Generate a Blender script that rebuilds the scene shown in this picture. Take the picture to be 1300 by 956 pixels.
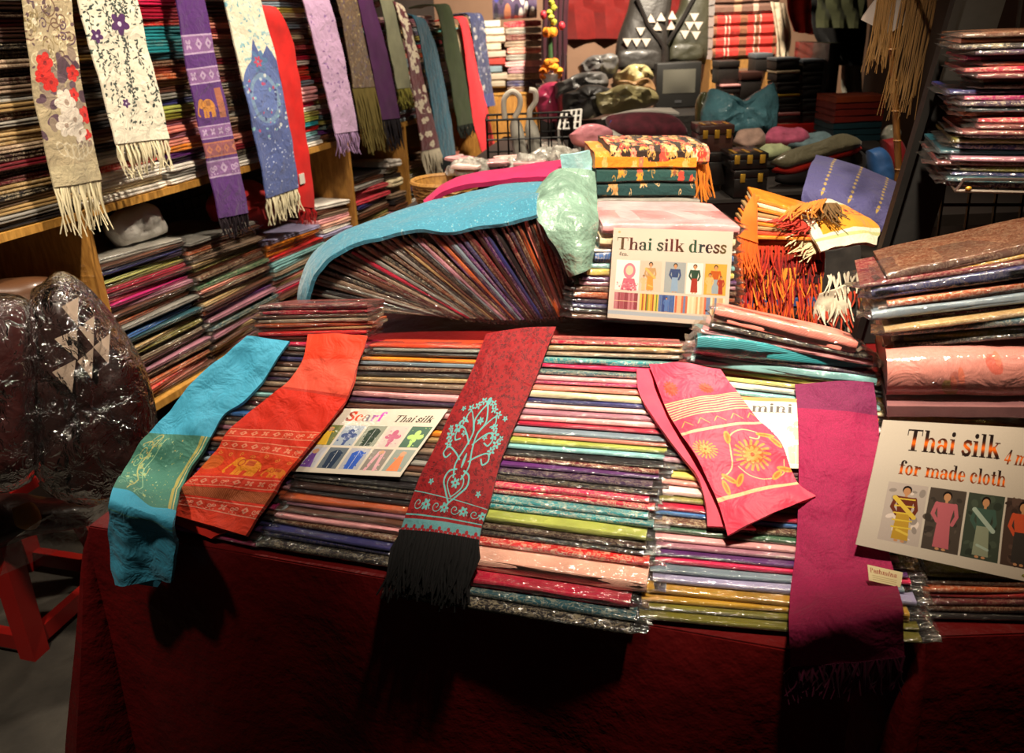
import bpy, bmesh, math, random
import numpy as np
from mathutils import Vector, Matrix, noise as mnoise

for o in list(bpy.data.objects): bpy.data.objects.remove(o)
SC = bpy.context.scene
COL = SC.collection
RNG = random.Random(7)
PI = math.pi

# ------------------------------------------------------------------ camera
TH = math.radians(21.8); PH = math.atan(.04); FPX = 1000.0
CAM = np.array([0, 0, 1.6])
_F = np.array([0, math.cos(TH), -math.sin(TH)]); _R = np.array([1., 0, 0]); _U = np.array([0, math.sin(TH), math.cos(TH)])
_R2 = _R*math.cos(PH)-_U*math.sin(PH); _U2 = _U*math.cos(PH)+_R*math.sin(PH)
cd = bpy.data.cameras.new('camera'); cam = bpy.data.objects.new('camera', cd); COL.objects.link(cam)
cam.matrix_world = Matrix(((_R2[0], _U2[0], -_F[0], CAM[0]), (_R2[1], _U2[1], -_F[1], CAM[1]), (_R2[2], _U2[2], -_F[2], CAM[2]), (0, 0, 0, 1)))
cd.sensor_width = 36; cd.lens = FPX/1300*36; cd.shift_y = -45/1300
cd.clip_start = .05; cd.clip_end = 60
cd.dof.use_dof = True; cd.dof.focus_distance = 1.5; cd.dof.aperture_fstop = 5.5
SC.camera = cam

# ------------------------------------------------------------------ light
w = bpy.data.worlds.new('world'); SC.world = w; w.use_nodes = True
w.node_tree.nodes['Background'].inputs[0].default_value = (1, .8, .6, 1)
w.node_tree.nodes['Background'].inputs[1].default_value = .012

def spot(loc, target, power, size=1.4, blend=.7, col=(1, .86, .68), rad=.06):
    l = bpy.data.lights.new('spot_lamp', 'SPOT'); l.energy = power; l.color = col
    l.spot_size = size; l.spot_blend = blend; l.shadow_soft_size = rad
    o = bpy.data.objects.new('spot_lamp', l); COL.objects.link(o); o.location = loc
    o.rotation_euler = (Vector(target)-Vector(loc)).to_track_quat('-Z', 'Y').to_euler()
    return o
WARM = (1, .80, .56)
spot((.32, .72, 2.75), (.34, 1.76, .95), 265, .98, .92)          # over the front display
spot((-.15, 2.1, 2.8), (-.75, 2.4, 1.1), 105, 1.5, .9)           # over the aisle, towards the shelf
spot((.1, 3.4, 2.8), (-.6, 3.6, 1.3), 95, 1.7, .9)              # further along the shelf
spot((.75, 2.3, 2.8), (.75, 2.85, 1.0), 62, 1.4, .9)              # over the middle tables
spot((.9, 4.2, 2.8), (.8, 5.7, 1.3), 380, 1.9, .9)               # back of the stall
spot((1.05, .85, 2.5), (1.05, 1.45, 1.3), 34, 1.2, .9, (1, .72, .45))  # right rack
spot((-1.15, .85, 2.75), (-1.25, 2.1, .8), 100, 1.2, .9)              # fill added front left, by the aisle, to brighten side panel and bags
vs = SC.view_settings
vs.view_transform = 'Standard'; vs.look = 'None'; vs.gamma = 1.0; vs.use_curve_mapping = False
vs.exposure = 1.0

# ------------------------------------------------------------------ helpers
def ray(px, py): return _F+_R2*(px-650)/FPX+_U2*(433-py)/FPX
def PZ(px, py, z): d = ray(px, py); return CAM+d*((z-CAM[2])/d[2])
def PY(px, py, y): d = ray(px, py); return CAM+d*(y/d[1])
def PP(px, py, o, n):                       # a pixel's point on the plane through o with normal n
    d = ray(px, py); return CAM+d*(((np.array(o)-CAM)@n)/(d@n))
S0 = np.array([-1.2, 2.28, 0]); SU = np.array([.327, .945, 0]); SN = np.array([.945, -.327, 0])
def SH(px, py, t=0): return PP(px, py, S0+SN*t, SN)        # point on the long left shelf's front plane
def SP(s, t, z): return S0+SU*s+SN*t+np.array([0, 0, z])    # shelf coordinates: along, out, up
def A(*p): return np.array(p, float)
def lerp(a, b, f): return a+(b-a)*f
def nz(p, s=1.0, k=0): return mnoise.noise(Vector((p[0]*s+k*7.3, p[1]*s+k*3.1, p[2]*s-k*5.7)))
def hexl(h):
    h = h.lstrip('#'); c = [int(h[i:i+2], 16)/255 for i in (0, 2, 4)]
    return tuple(x/12.92 if x <= .04045 else ((x+.055)/1.055)**2.4 for x in c)

class MB:
    def __init__(s): s.v = []; s.f = []; s.uv = {}
    def add(s, verts, faces, uvs=None):
        b = len(s.v); s.v += [tuple(map(float, p)) for p in verts]
        for k, f in enumerate(faces):
            s.f.append(tuple(i+b for i in f))
            if uvs is not None: s.uv[len(s.f)-1] = uvs[k]
        return s
    def hexa(s, c):            # eight corners: bottom four (ccw), top four
        return s.add(c, [(3, 2, 1, 0), (4, 5, 6, 7), (0, 1, 5, 4), (1, 2, 6, 5), (2, 3, 7, 6), (3, 0, 4, 7)])
    def box(s, x0, x1, y0, y1, z0, z1, M=None, bev=0):
        if bev:
            bm = bmesh.new(); bmesh.ops.create_cube(bm, size=1)
            for v in bm.verts: v.co = Vector((lerp(x0, x1, v.co.x+.5), lerp(y0, y1, v.co.y+.5), lerp(z0, z1, v.co.z+.5)))
            bmesh.ops.bevel(bm, geom=bm.edges[:], offset=bev, segments=2, affect='EDGES', profile=.5)
            bm.verts.index_update()
            vv = [tuple(M @ v.co) if M else tuple(v.co) for v in bm.verts]
            s.add(vv, [[v.index for v in f.verts] for f in bm.faces]); bm.free(); return s
        c = [(x0, y0, z0), (x1, y0, z0), (x1, y1, z0), (x0, y1, z0), (x0, y0, z1), (x1, y0, z1), (x1, y1, z1), (x0, y1, z1)]
        if M: c = [tuple(M @ Vector(p)) for p in c]
        return s.hexa(c)
    def tube(s, pts, r, n=6, cap=True):
        pts = [A(*p) for p in pts]; m = len(pts)
        rr = r if isinstance(r, (list, tuple)) else [r]*m
        vs_, fs = [], []
        up = A(0, 0, 1.)
        for i in range(m):
            t = pts[min(i+1, m-1)]-pts[max(i-1, 0)]; t = t/(np.linalg.norm(t)+1e-9)
            if i == 0:
                a = np.cross(t, up) if abs(t[2]) < .9 else np.cross(t, A(1., 0, 0))
            else: a = a-t*(a@t)
            a = a/(np.linalg.norm(a)+1e-9); b = np.cross(t, a)
            for k in range(n):
                q = 2*PI*k/n; vs_.append(pts[i]+(a*math.cos(q)+b*math.sin(q))*rr[i])
        for i in range(m-1):
            for k in range(n): fs.append((i*n+k, i*n+(k+1) % n, (i+1)*n+(k+1) % n, (i+1)*n+k))
        if cap: fs += [tuple(range(n-1, -1, -1)), tuple((m-1)*n+k for k in range(n))]
        return s.add(vs_, fs)
    def lathe(s, o, prof, n=20, M=None):
        vs_, fs = [], []
        for (r, z) in prof:
            for k in range(n):
                p = Vector((r*math.cos(2*PI*k/n), r*math.sin(2*PI*k/n), z))
                if M: p = M @ p
                vs_.append((o[0]+p[0], o[1]+p[1], o[2]+p[2]))
        for i in range(len(prof)-1):
            for k in range(n): fs.append((i*n+k, i*n+(k+1) % n, (i+1)*n+(k+1) % n, (i+1)*n+k))
        fs += [tuple(range(n-1, -1, -1)), tuple((len(prof)-1)*n+k for k in range(n))]
        return s.add(vs_, fs)
    def ell(s, c, r, nu=14, nv=9, M=None, wob=0, sd=0):
        prof = []
        vs_, fs = [], []
        for j in range(nv+1):
            a = -PI/2+PI*j/nv
            for k in range(nu):
                q = 2*PI*k/nu
                p = A(math.cos(a)*math.cos(q), math.cos(a)*math.sin(q), math.sin(a))
                p = p*(1+wob*nz(p, 2.2, sd))
                p = p*A(*r)
                if M: p = A(*(M @ Vector(p)))
                vs_.append(p+A(*c))
        for j in range(nv):
            for k in range(nu): fs.append((j*nu+k, j*nu+(k+1) % nu, (j+1)*nu+(k+1) % nu, (j+1)*nu+k))
        return s.add(vs_, fs)
    def prism(s, poly, d):     # planar polygon extruded by vector d
        n = len(poly); d = A(*d); poly = [A(*p) for p in poly]
        return s.add(poly+[p+d for p in poly], [tuple(range(n-1, -1, -1)), tuple(range(n, 2*n))]+[(i, (i+1) % n, n+(i+1) % n, n+i) for i in range(n)])
    def grid(s, P, thick=0, uv=True):      # P[nv][nu] array of points; a closed sheet of that thickness
        P = np.array(P); nv, nu = P.shape[:2]
        du = np.gradient(P, axis=1); dv = np.gradient(P, axis=0)
        N = np.cross(du, dv); N /= (np.linalg.norm(N, axis=2, keepdims=True)+1e-9)
        idx = lambda j, i: j*nu+i
        fs, uvs = [], []
        c = lambda j, i: (i/(nu-1), 1-j/(nv-1))
        for j in range(nv-1):
            for i in range(nu-1):
                fs.append((idx(j, i), idx(j, i+1), idx(j+1, i+1), idx(j+1, i))); uvs.append((c(j, i), c(j, i+1), c(j+1, i+1), c(j+1, i)))
        V_ = list(P.reshape(-1, 3))
        if thick:
            b = nu*nv; V_ += list((P-N*thick).reshape(-1, 3))
            for j in range(nv-1):
                for i in range(nu-1):
                    fs.append((b+idx(j, i), b+idx(j+1, i), b+idx(j+1, i+1), b+idx(j, i+1))); uvs.append((c(j, i), c(j+1, i), c(j+1, i+1), c(j, i+1)))
            rim = [(0, i) for i in range(nu)]+[(j, nu-1) for j in range(1, nv)]+[(nv-1, i) for i in range(nu-2, -1, -1)]+[(j, 0) for j in range(nv-2, 0, -1)]
            for k in range(len(rim)):
                a, d = rim[k], rim[(k+1) % len(rim)]
                fs.append((idx(*a), b+idx(*a), b+idx(*d), idx(*d))); uvs.append((c(*a), c(*a), c(*d), c(*d)))
        return s.add(V_, fs, uvs)
    def mesh(s, name, off=(0, 0, 0), smooth=True):
        me = bpy.data.meshes.new(name)
        o = A(*off)
        me.from_pydata([tuple(A(*p)-o) for p in s.v], [], s.f)
        if s.uv:
            l = me.uv_layers.new(name='UVMap'); data = np.zeros(len(me.loops)*2, np.float32)
            for p in me.polygons:
                u = s.uv.get(p.index)
                if u:
                    for k, li in enumerate(p.loop_indices): data[li*2:li*2+2] = u[k]
            l.data.foreach_set('uv', data)
        if smooth:
            me.polygons.foreach_set('use_smooth', [True]*len(me.polygons))
            try: me.set_sharp_from_angle(angle=math.radians(42))
            except Exception: pass
        me.update(); return me
    def base(s):
        a = np.array(s.v); return A((a[:, 0].min()+a[:, 0].max())/2, (a[:, 1].min()+a[:, 1].max())/2, a[:, 2].min())

def tag(o, label=None, cat=None, group=None, kind=None):
    if label: o['label'] = label
    if cat: o['category'] = cat
    if group: o['group'] = group
    if kind: o['kind'] = kind
    return o
def setmat(o, mat, color=None):
    if mat: 
        if not o.data.materials: o.data.materials.append(mat)
        else: o.data.materials[0] = mat
    if color: o.color = tuple(color) if len(color) == 4 else (*color, 1)
def thing(name, label, cat, loc, group=None):
    o = bpy.data.objects.new(name, None); COL.objects.link(o); o.location = tuple(loc); o.empty_display_size = .05
    return tag(o, label, cat, group)
def wobj(mb, name, mat, label, cat, group=None, smooth=True, color=None):    # a thing that is one mesh
    b = mb.base(); o = bpy.data.objects.new(name, mb.mesh(name, b, smooth)); COL.objects.link(o); o.location = tuple(b)
    setmat(o, mat, color); return tag(o, label, cat, group)
def absloc(o):
    p = A(*o.location)
    while o.parent: o = o.parent; p = p+A(*o.location)
    return p
def part(mb, name, mat, parent, smooth=True, color=None, label=None):         # world coordinates in, child of an unrotated parent out
    o = bpy.data.objects.new(name, mb.mesh(name, absloc(parent), smooth)); COL.objects.link(o); o.parent = parent
    setmat(o, mat, color)
    if label: o['label'] = label
    return o
def struct(mb, name, mat, smooth=False):
    o = wobj(mb, name, mat, None, None, smooth=smooth); o['kind'] = 'structure'; return o

# ------------------------------------------------------------------ materials
MATS = {}
def newmat(name):
    m = bpy.data.materials.new(name); m.use_nodes = True; nt = m.node_tree
    for n in list(nt.nodes): nt.nodes.remove(n)
    out = nt.nodes.new('ShaderNodeOutputMaterial'); b = nt.nodes.new('ShaderNodeBsdfPrincipled')
    nt.links.new(b.outputs[0], out.inputs[0]); return m, nt, b, out
def nd(nt, t, **k):
    n = nt.nodes.new(t)
    for a, v in k.items(): setattr(n, a, v)
    return n
def mapped(nt, kind='Object', sc=(1, 1, 1)):
    tc = nd(nt, 'ShaderNodeTexCoord'); mp = nd(nt, 'ShaderNodeMapping'); mp.inputs['Scale'].default_value = sc
    nt.links.new(tc.outputs[kind], mp.inputs[0]); return mp.outputs[0]
def noisen(nt, vec, scale, det=3, rough=.55, dist=0):
    n = nd(nt, 'ShaderNodeTexNoise'); n.inputs['Scale'].default_value = scale; n.inputs['Detail'].default_value = det
    n.inputs['Roughness'].default_value = rough; n.inputs['Distortion'].default_value = dist
    nt.links.new(vec, n.inputs['Vector']); return n
def ramp(nt, fac, stops):
    r = nd(nt, 'ShaderNodeValToRGB'); e = r.color_ramp.elements
    while len(e) < len(stops): e.new(.5)
    for i, (p, c) in enumerate(stops): e[i].position = p; e[i].color = (*c, 1) if len(c) == 3 else c
    nt.links.new(fac, r.inputs[0]); return r.outputs[0]
def mix(nt, fac, a, b, mode='MIX'):
    m = nd(nt, 'ShaderNodeMix', data_type='RGBA', blend_type=mode)
    for s_, i in ((fac, 0), (a, 6), (b, 7)):
        if isinstance(s_, bpy.types.NodeSocket): nt.links.new(s_, m.inputs[i])
        elif i == 0: m.inputs[0].default_value = s_
        else: m.inputs[i].default_value = (*s_, 1)
    return m.outputs[2]
def bump(nt, h, dist, strength=1.0):
    b = nd(nt, 'ShaderNodeBump'); b.inputs['Distance'].default_value = dist; b.inputs['Strength'].default_value = strength
    nt.links.new(h, b.inputs['Height']); return b.outputs[0]

def m_plain(name, color, rough=.6, metal=0, var=.25, vs_=12, coat=0, bmp=.0005, bs=60, spec=.4):
    if name in MATS: return MATS[name]
    m, nt, b, _ = newmat(name); v = mapped(nt)
    n = noisen(nt, v, vs_, 4); c = hexl(color) if isinstance(color, str) else color
    lo = tuple(x*(1-var) for x in c); hi = tuple(min(1, x*(1+var)) for x in c)
    nt.links.new(ramp(nt, n.outputs[0], [(.3, lo), (.7, hi)]), b.inputs['Base Color'])
    b.inputs['Roughness'].default_value = rough; b.inputs['Metallic'].default_value = metal
    b.inputs['Coat Weight'].default_value = coat; b.inputs['Coat Roughness'].default_value = .12
    b.inputs['Specular IOR Level'].default_value = spec
    if bmp: nt.links.new(bump(nt, noisen(nt, v, bs, 3).outputs[0], bmp), b.inputs['Normal'])
    MATS[name] = m; return m
def m_cloth(name, color=None, rough=.75, sheen=.06, var=.12, weave=900, spec=.25):
    """woven cloth; colour None takes the object's own colour"""
    if name in MATS: return MATS[name]
    m, nt, b, _ = newmat(name); v = mapped(nt)
    if color is None: src = nd(nt, 'ShaderNodeObjectInfo').outputs['Color']
    else:
        rgb = nd(nt, 'ShaderNodeRGB'); rgb.outputs[0].default_value = (*(hexl(color) if isinstance(color, str) else color), 1); src = rgb.outputs[0]
    n = noisen(nt, v, 25, 4)
    k = ramp(nt, n.outputs[0], [(.3, (1-var,)*3), (.7, (1+var,)*3)])
    nt.links.new(mix(nt, 1.0, src, k, 'MULTIPLY'), b.inputs['Base Color'])
    b.inputs['Roughness'].default_value = rough; b.inputs['Sheen Weight'].default_value = sheen; b.inputs['Specular IOR Level'].default_value = spec
    nt.links.new(bump(nt, noisen(nt, v, weave, 1).outputs[0], .0006, .5), b.inputs['Normal'])
    MATS[name] = m; return m
def m_packet(name, crinkle=1.0, coat=.55, fold=420):
    """silk folded in clear film: object colour, brocade amount in the colour's alpha, crinkled glossy coat"""
    if name in MATS: return MATS[name]
    m, nt, b, _ = newmat(name)
    oi = nd(nt, 'ShaderNodeObjectInfo')
    tc = nd(nt, 'ShaderNodeTexCoord')
    add = nd(nt, 'ShaderNodeVectorMath', operation='MULTIPLY_ADD'); add.inputs[1].default_value = (1, 1, 1)
    nt.links.new(tc.outputs['Object'], add.inputs[0])
    cv = nd(nt, 'ShaderNodeCombineXYZ')
    mul = nd(nt, 'ShaderNodeMath', operation='MULTIPLY'); mul.inputs[1].default_value = 37.0
    nt.links.new(oi.outputs['Random'], mul.inputs[0]); nt.links.new(mul.outputs[0], cv.inputs[0]); nt.links.new(mul.outputs[0], cv.inputs[1])
    nt.links.new(cv.outputs[0], add.inputs[2]); v = add.outputs[0]
    # brocade scrollwork
    n1 = noisen(nt, v, 90, 2, .5, 1.6)
    pat = ramp(nt, n1.outputs[0], [(.47, (0, 0, 0)), (.50, (1, 1, 1)), (.56, (1, 1, 1)), (.59, (0, 0, 0))])
    pm = nd(nt, 'ShaderNodeMath', operation='MULTIPLY'); nt.links.new(pat, pm.inputs[0]); nt.links.new(oi.outputs['Alpha'], pm.inputs[1])
    lite = mix(nt, .62, oi.outputs['Color'], (.75, .62, .40))
    c1 = mix(nt, pm.outputs[0], oi.outputs['Color'], lite)
    # stripes of the cloth's folds seen at the edge
    wv = nd(nt, 'ShaderNodeTexWave', wave_type='BANDS', bands_direction='Z'); wv.inputs['Scale'].default_value = fold; wv.inputs['Distortion'].default_value = 1.5
    nt.links.new(v, wv.inputs['Vector'])
    var = ramp(nt, noisen(nt, v, 14, 3).outputs[0], [(.3, (.72,)*3), (.7, (1.2,)*3)])
    nt.links.new(mix(nt, 1.0, c1, var, 'MULTIPLY'), b.inputs['Base Color'])
    b.inputs['Roughness'].default_value = .55; b.inputs['Specular IOR Level'].default_value = .3
    nt.links.new(bump(nt, wv.outputs[1], .0009, .6), b.inputs['Normal'])
    b.inputs['Coat Weight'].default_value = coat; b.inputs['Coat Roughness'].default_value = .09
    mp = nd(nt, 'ShaderNodeMapping'); mp.inputs['Scale'].default_value = (1, 1.0, 1.0); nt.links.new(v, mp.inputs[0])
    nb = noisen(nt, mp.outputs[0], 70, 3, .6, .8)
    nt.links.new(bump(nt, nb.outputs[0], .004*crinkle, .9), b.inputs['Coat Normal'])
    MATS[name] = m; return m
def m_film(name, amount=.10, scale=60, dist=.006, tint=(1, 1, 1), rough_edges=False):
    """thin clear plastic: mostly see-through, sharp crinkled glints"""
    if name in MATS: return MATS[name]
    m, nt, b, out = newmat(name); v = mapped(nt)
    nt.nodes.remove(b)
    n = bump(nt, noisen(nt, v, scale, 3, .6, 1.0).outputs[0], dist, 1.0)
    tr = nd(nt, 'ShaderNodeBsdfTransparent'); tr.inputs[0].default_value = (.96*tint[0], .96*tint[1], .96*tint[2], 1)
    gl = nd(nt, 'ShaderNodeBsdfGlossy'); gl.inputs['Roughness'].default_value = .10; nt.links.new(n, gl.inputs['Normal'])
    df = nd(nt, 'ShaderNodeBsdfDiffuse'); df.inputs[0].default_value = (.75*tint[0], .72*tint[1], .68*tint[2], 1); nt.links.new(n, df.inputs['Normal'])
    fr = nd(nt, 'ShaderNodeFresnel'); fr.inputs[0].default_value = 1.28
    if rough_edges: fr.inputs[0].default_value = 1.45; nt.links.new(n, fr.inputs['Normal'])
    ma = nd(nt, 'ShaderNodeMath', operation='ADD', use_clamp=True); ma.inputs[1].default_value = amount; nt.links.new(fr.outputs[0], ma.inputs[0])
    mx = nd(nt, 'ShaderNodeMixShader'); nt.links.new(ma.outputs[0], mx.inputs[0]); nt.links.new(tr.outputs[0], mx.inputs[1]); nt.links.new(gl.outputs[0], mx.inputs[2])
    m2 = nd(nt, 'ShaderNodeMixShader'); m2.inputs[0].default_value = amount*.12; nt.links.new(mx.outputs[0], m2.inputs[1]); nt.links.new(df.outputs[0], m2.inputs[2])
    nt.links.new(m2.outputs[0], out.inputs[0]); MATS[name] = m; return m
def m_print(name, arr, rough=.7, sheen=.06, coat=0, weave=900, crinkle=0, spec=.25):
    """a printed or woven pattern drawn by this script"""
    h, w_ = arr.shape[:2]
    im = bpy.data.images.new(name, w_, h); px = np.ones((h, w_, 4), np.float32); px[..., :3] = np.clip(arr[::-1], 0, 1)
    im.pixels.foreach_set(px.ravel()); im.update(); im.pack()
    m, nt, b, _ = newmat(name)
    tc = nd(nt, 'ShaderNodeTexCoord'); t = nd(nt, 'ShaderNodeTexImage'); t.image = im; t.extension = 'EXTEND'
    nt.links.new(tc.outputs['UV'], t.inputs[0]); nt.links.new(t.outputs[0], b.inputs['Base Color'])
    b.inputs['Roughness'].default_value = rough; b.inputs['Sheen Weight'].default_value = sheen; b.inputs['Specular IOR Level'].default_value = spec
    v = mapped(nt)
    if weave:                                       # fine weave over soft creases
        b2 = nd(nt, 'ShaderNodeBump'); b2.inputs['Distance'].default_value = .0006; b2.inputs['Strength'].default_value = .5
        nt.links.new(noisen(nt, v, weave, 1).outputs[0], b2.inputs['Height']); nt.links.new(bump(nt, noisen(nt, v, 22, 3, .6, .6).outputs[0], .010, .8), b2.inputs['Normal']); nt.links.new(b2.outputs[0], b.inputs['Normal'])
    if coat:
        b.inputs['Coat Weight'].default_value = coat; b.inputs['Coat Roughness'].default_value = .1
        nt.links.new(bump(nt, noisen(nt, v, 45, 3).outputs[0], .003*crinkle, .8), b.inputs['Coat Normal'])
    return m
def m_wood(name, c1, c2):
    if name in MATS: return MATS[name]
    m, nt, b, _ = newmat(name); v = mapped(nt, 'Object', (6, 6, 1.2))
    n = noisen(nt, v, 9, 5, .6, 1.2)
    nt.links.new(ramp(nt, n.outputs[0], [(.3, hexl(c1)), (.7, hexl(c2))]), b.inputs['Base Color'])
    b.inputs['Roughness'].default_value = .55; nt.links.new(bump(nt, n.outputs[0], .0006), b.inputs['Normal'])
    MATS[name] = m; return m

# ------------------------------------------------------------------ drawing (patterns and print), y down, sRGB hex in
class Canvas:
    def __init__(s, w, h, bg): s.w, s.h = w, h; s.a = np.zeros((h, w, 3), np.float32); s.a[:] = s.c(bg)
    @staticmethod
    def c(h): 
        if not isinstance(h, str): return h
        h = h.lstrip('#'); return tuple(int(h[i:i+2], 16)/255 for i in (0, 2, 4))
    def win(s, x0, y0, x1, y1):
        x0, y0 = max(0, int(x0)), max(0, int(y0)); x1, y1 = min(s.w, int(x1)+2), min(s.h, int(y1)+2)
        if x1 <= x0 or y1 <= y0: return None
        yy, xx = np.mgrid[y0:y1, x0:x1]; return slice(y0, y1), slice(x0, x1), xx+.5, yy+.5
    def put(s, W, m, c):
        if callable(c): c = c(W[2], W[3])[m]
        else: c = s.c(c)
        s.a[W[0], W[1]][m] = c
    def rect(s, x0, y0, x1, y1, c):
        W = s.win(x0, y0, x1-2, y1-2)
        if W: s.put(W, (W[2] >= x0) & (W[2] <= x1) & (W[3] >= y0) & (W[3] <= y1), c)
    def ell(s, cx, cy, rx, ry, c, rot=0, ring=0):
        R_ = max(rx, ry); W = s.win(cx-R_, cy-R_, cx+R_, cy+R_)
        if not W: return
        X, Y = W[2]-cx, W[3]-cy; co, si = math.cos(rot), math.sin(rot); a, b = X*co+Y*si, -X*si+Y*co
        d = (a/rx)**2+(b/ry)**2; m = d <= 1
        if ring: m &= d >= (1-ring)**2
        s.put(W, m, c)
    def poly(s, pts, c):
        xs = [p[0] for p in pts]; ys = [p[1] for p in pts]; W = s.win(min(xs), min(ys), max(xs), max(ys))
        if not W: return
        m = np.zeros(W[2].shape, bool); n = len(pts)
        for i in range(n):
            (xa, ya), (xb, yb) = pts[i], pts[(i+1) % n]
            if ya == yb: continue
            m ^= ((ya > W[3]) != (yb > W[3])) & (W[2] < (xb-xa)*(W[3]-ya)/(yb-ya)+xa)
        s.put(W, m, c)
    def stroke(s, pts, wd, c):
        for (xa, ya), (xb, yb) in zip(pts[:-1], pts[1:]):
            W = s.win(min(xa, xb)-wd, min(ya, yb)-wd, max(xa, xb)+wd, max(ya, yb)+wd)
            if not W: continue
            dx, dy = xb-xa, yb-ya; L = dx*dx+dy*dy+1e-9
            t = np.clip(((W[2]-xa)*dx+(W[3]-ya)*dy)/L, 0, 1)
            s.put(W, (W[2]-xa-t*dx)**2+(W[3]-ya-t*dy)**2 <= (wd/2)**2, c)
    def flower(s, x, y, r, c, cc=None, n=6, fat=.42, rot=0):
        for k in range(n):
            q = rot+2*PI*k/n; s.ell(x+math.cos(q)*r*.58, y+math.sin(q)*r*.58, r*.46, r*fat*.62, c, q)
        if cc: s.ell(x, y, r*.22, r*.22, cc)
    def swirl(s, x, y, r, wd, c, turns=1.3, rot=0, sg=1):
        P = [(x+math.cos(rot+sg*t*turns*2*PI)*r*(1-.85*t), y+math.sin(rot+sg*t*turns*2*PI)*r*(1-.85*t)) for t in np.linspace(0, 1, 26)]
        s.stroke(P, wd, c)
    def speck(s, n, rmin, rmax, cols, rng, box=None, asp=1.0):
        x0, y0, x1, y1 = box or (0, 0, s.w, s.h)
        for _ in range(n):
            r = rng.uniform(rmin, rmax); s.ell(rng.uniform(x0, x1), rng.uniform(y0, y1), r, r*rng.uniform(.4, 1)*asp, rng.choice(cols), rng.uniform(0, PI))
    def band(s, y0, y1, c, rng, bg=None, cell=None, x0=0, x1=None):   # a woven border band of little key shapes
        x1 = x1 or s.w
        if bg: s.rect(x0, y0, x1, y1, bg)
        h = y1-y0; s.rect(x0, y0, x1, y0+h*.10, c); s.rect(x0, y1-h*.10, x1, y1, c)
        cell = cell or h*.9; x = x0
        while x < x1:
            k = rng.random(); m = (y0+y1)/2
            if k < .4:                      # a stepped diamond
                s.poly([(x+cell*.5, y0+h*.2), (x+cell*.85, m), (x+cell*.5, y1-h*.2), (x+cell*.15, m)], c); s.ell(x+cell*.5, m, h*.09, h*.09, bg or '#000000')
            elif k < .7: s.flower(x+cell*.5, m, h*.3, c, None, 4, .5, .78)
            else: s.swirl(x+cell*.35, m, h*.22, h*.08, c, 1.1, 0); s.swirl(x+cell*.7, m, h*.18, h*.08, c, 1.1, 3.1); [s.ell(x+cell*q, y1-h*.2, h*.05, h*.05, c) for q in (.2, .5, .8)]
            x += cell
    def noise(s, amt, rng, cell=1):
        r = np.random.RandomState(rng.randint(0, 9999)); n = r.normal(1, amt, (s.h//cell+1, s.w//cell+1))
        n = np.kron(n, np.ones((cell, cell)))[:s.h, :s.w]; s.a *= n[..., None]; np.clip(s.a, 0, 1, out=s.a)
    def elephant(s, x, y, w, c, fl=1, c2=None):     # facing left when fl=1, standing on y
        X = lambda u: x+fl*u*w
        Y = lambda v: y-v*w
        s.ell(X(.08), Y(.42), w*.34, w*.22, c); s.ell(X(-.26), Y(.50), w*.17, w*.17, c)
        for lx in (-.16, -.02, .22, .34): s.poly([(X(lx-.06), Y(.35)), (X(lx+.07), Y(.35)), (X(lx+.06), Y(0)), (X(lx-.06), Y(0))], c)
        s.stroke([(X(-.40), Y(.48)), (X(-.48), Y(.30)), (X(-.50), Y(.14)), (X(-.43), Y(.08))], w*.07, c)
        s.stroke([(X(.40), Y(.48)), (X(.47), Y(.25))], w*.03, c)
        if c2:
            s.ell(X(-.16), Y(.48), w*.10, w*.14, c2, 0, .3); s.rect(min(X(-.02), X(.22)), Y(.60), max(X(-.02), X(.22)), Y(.40), c2)

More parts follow.
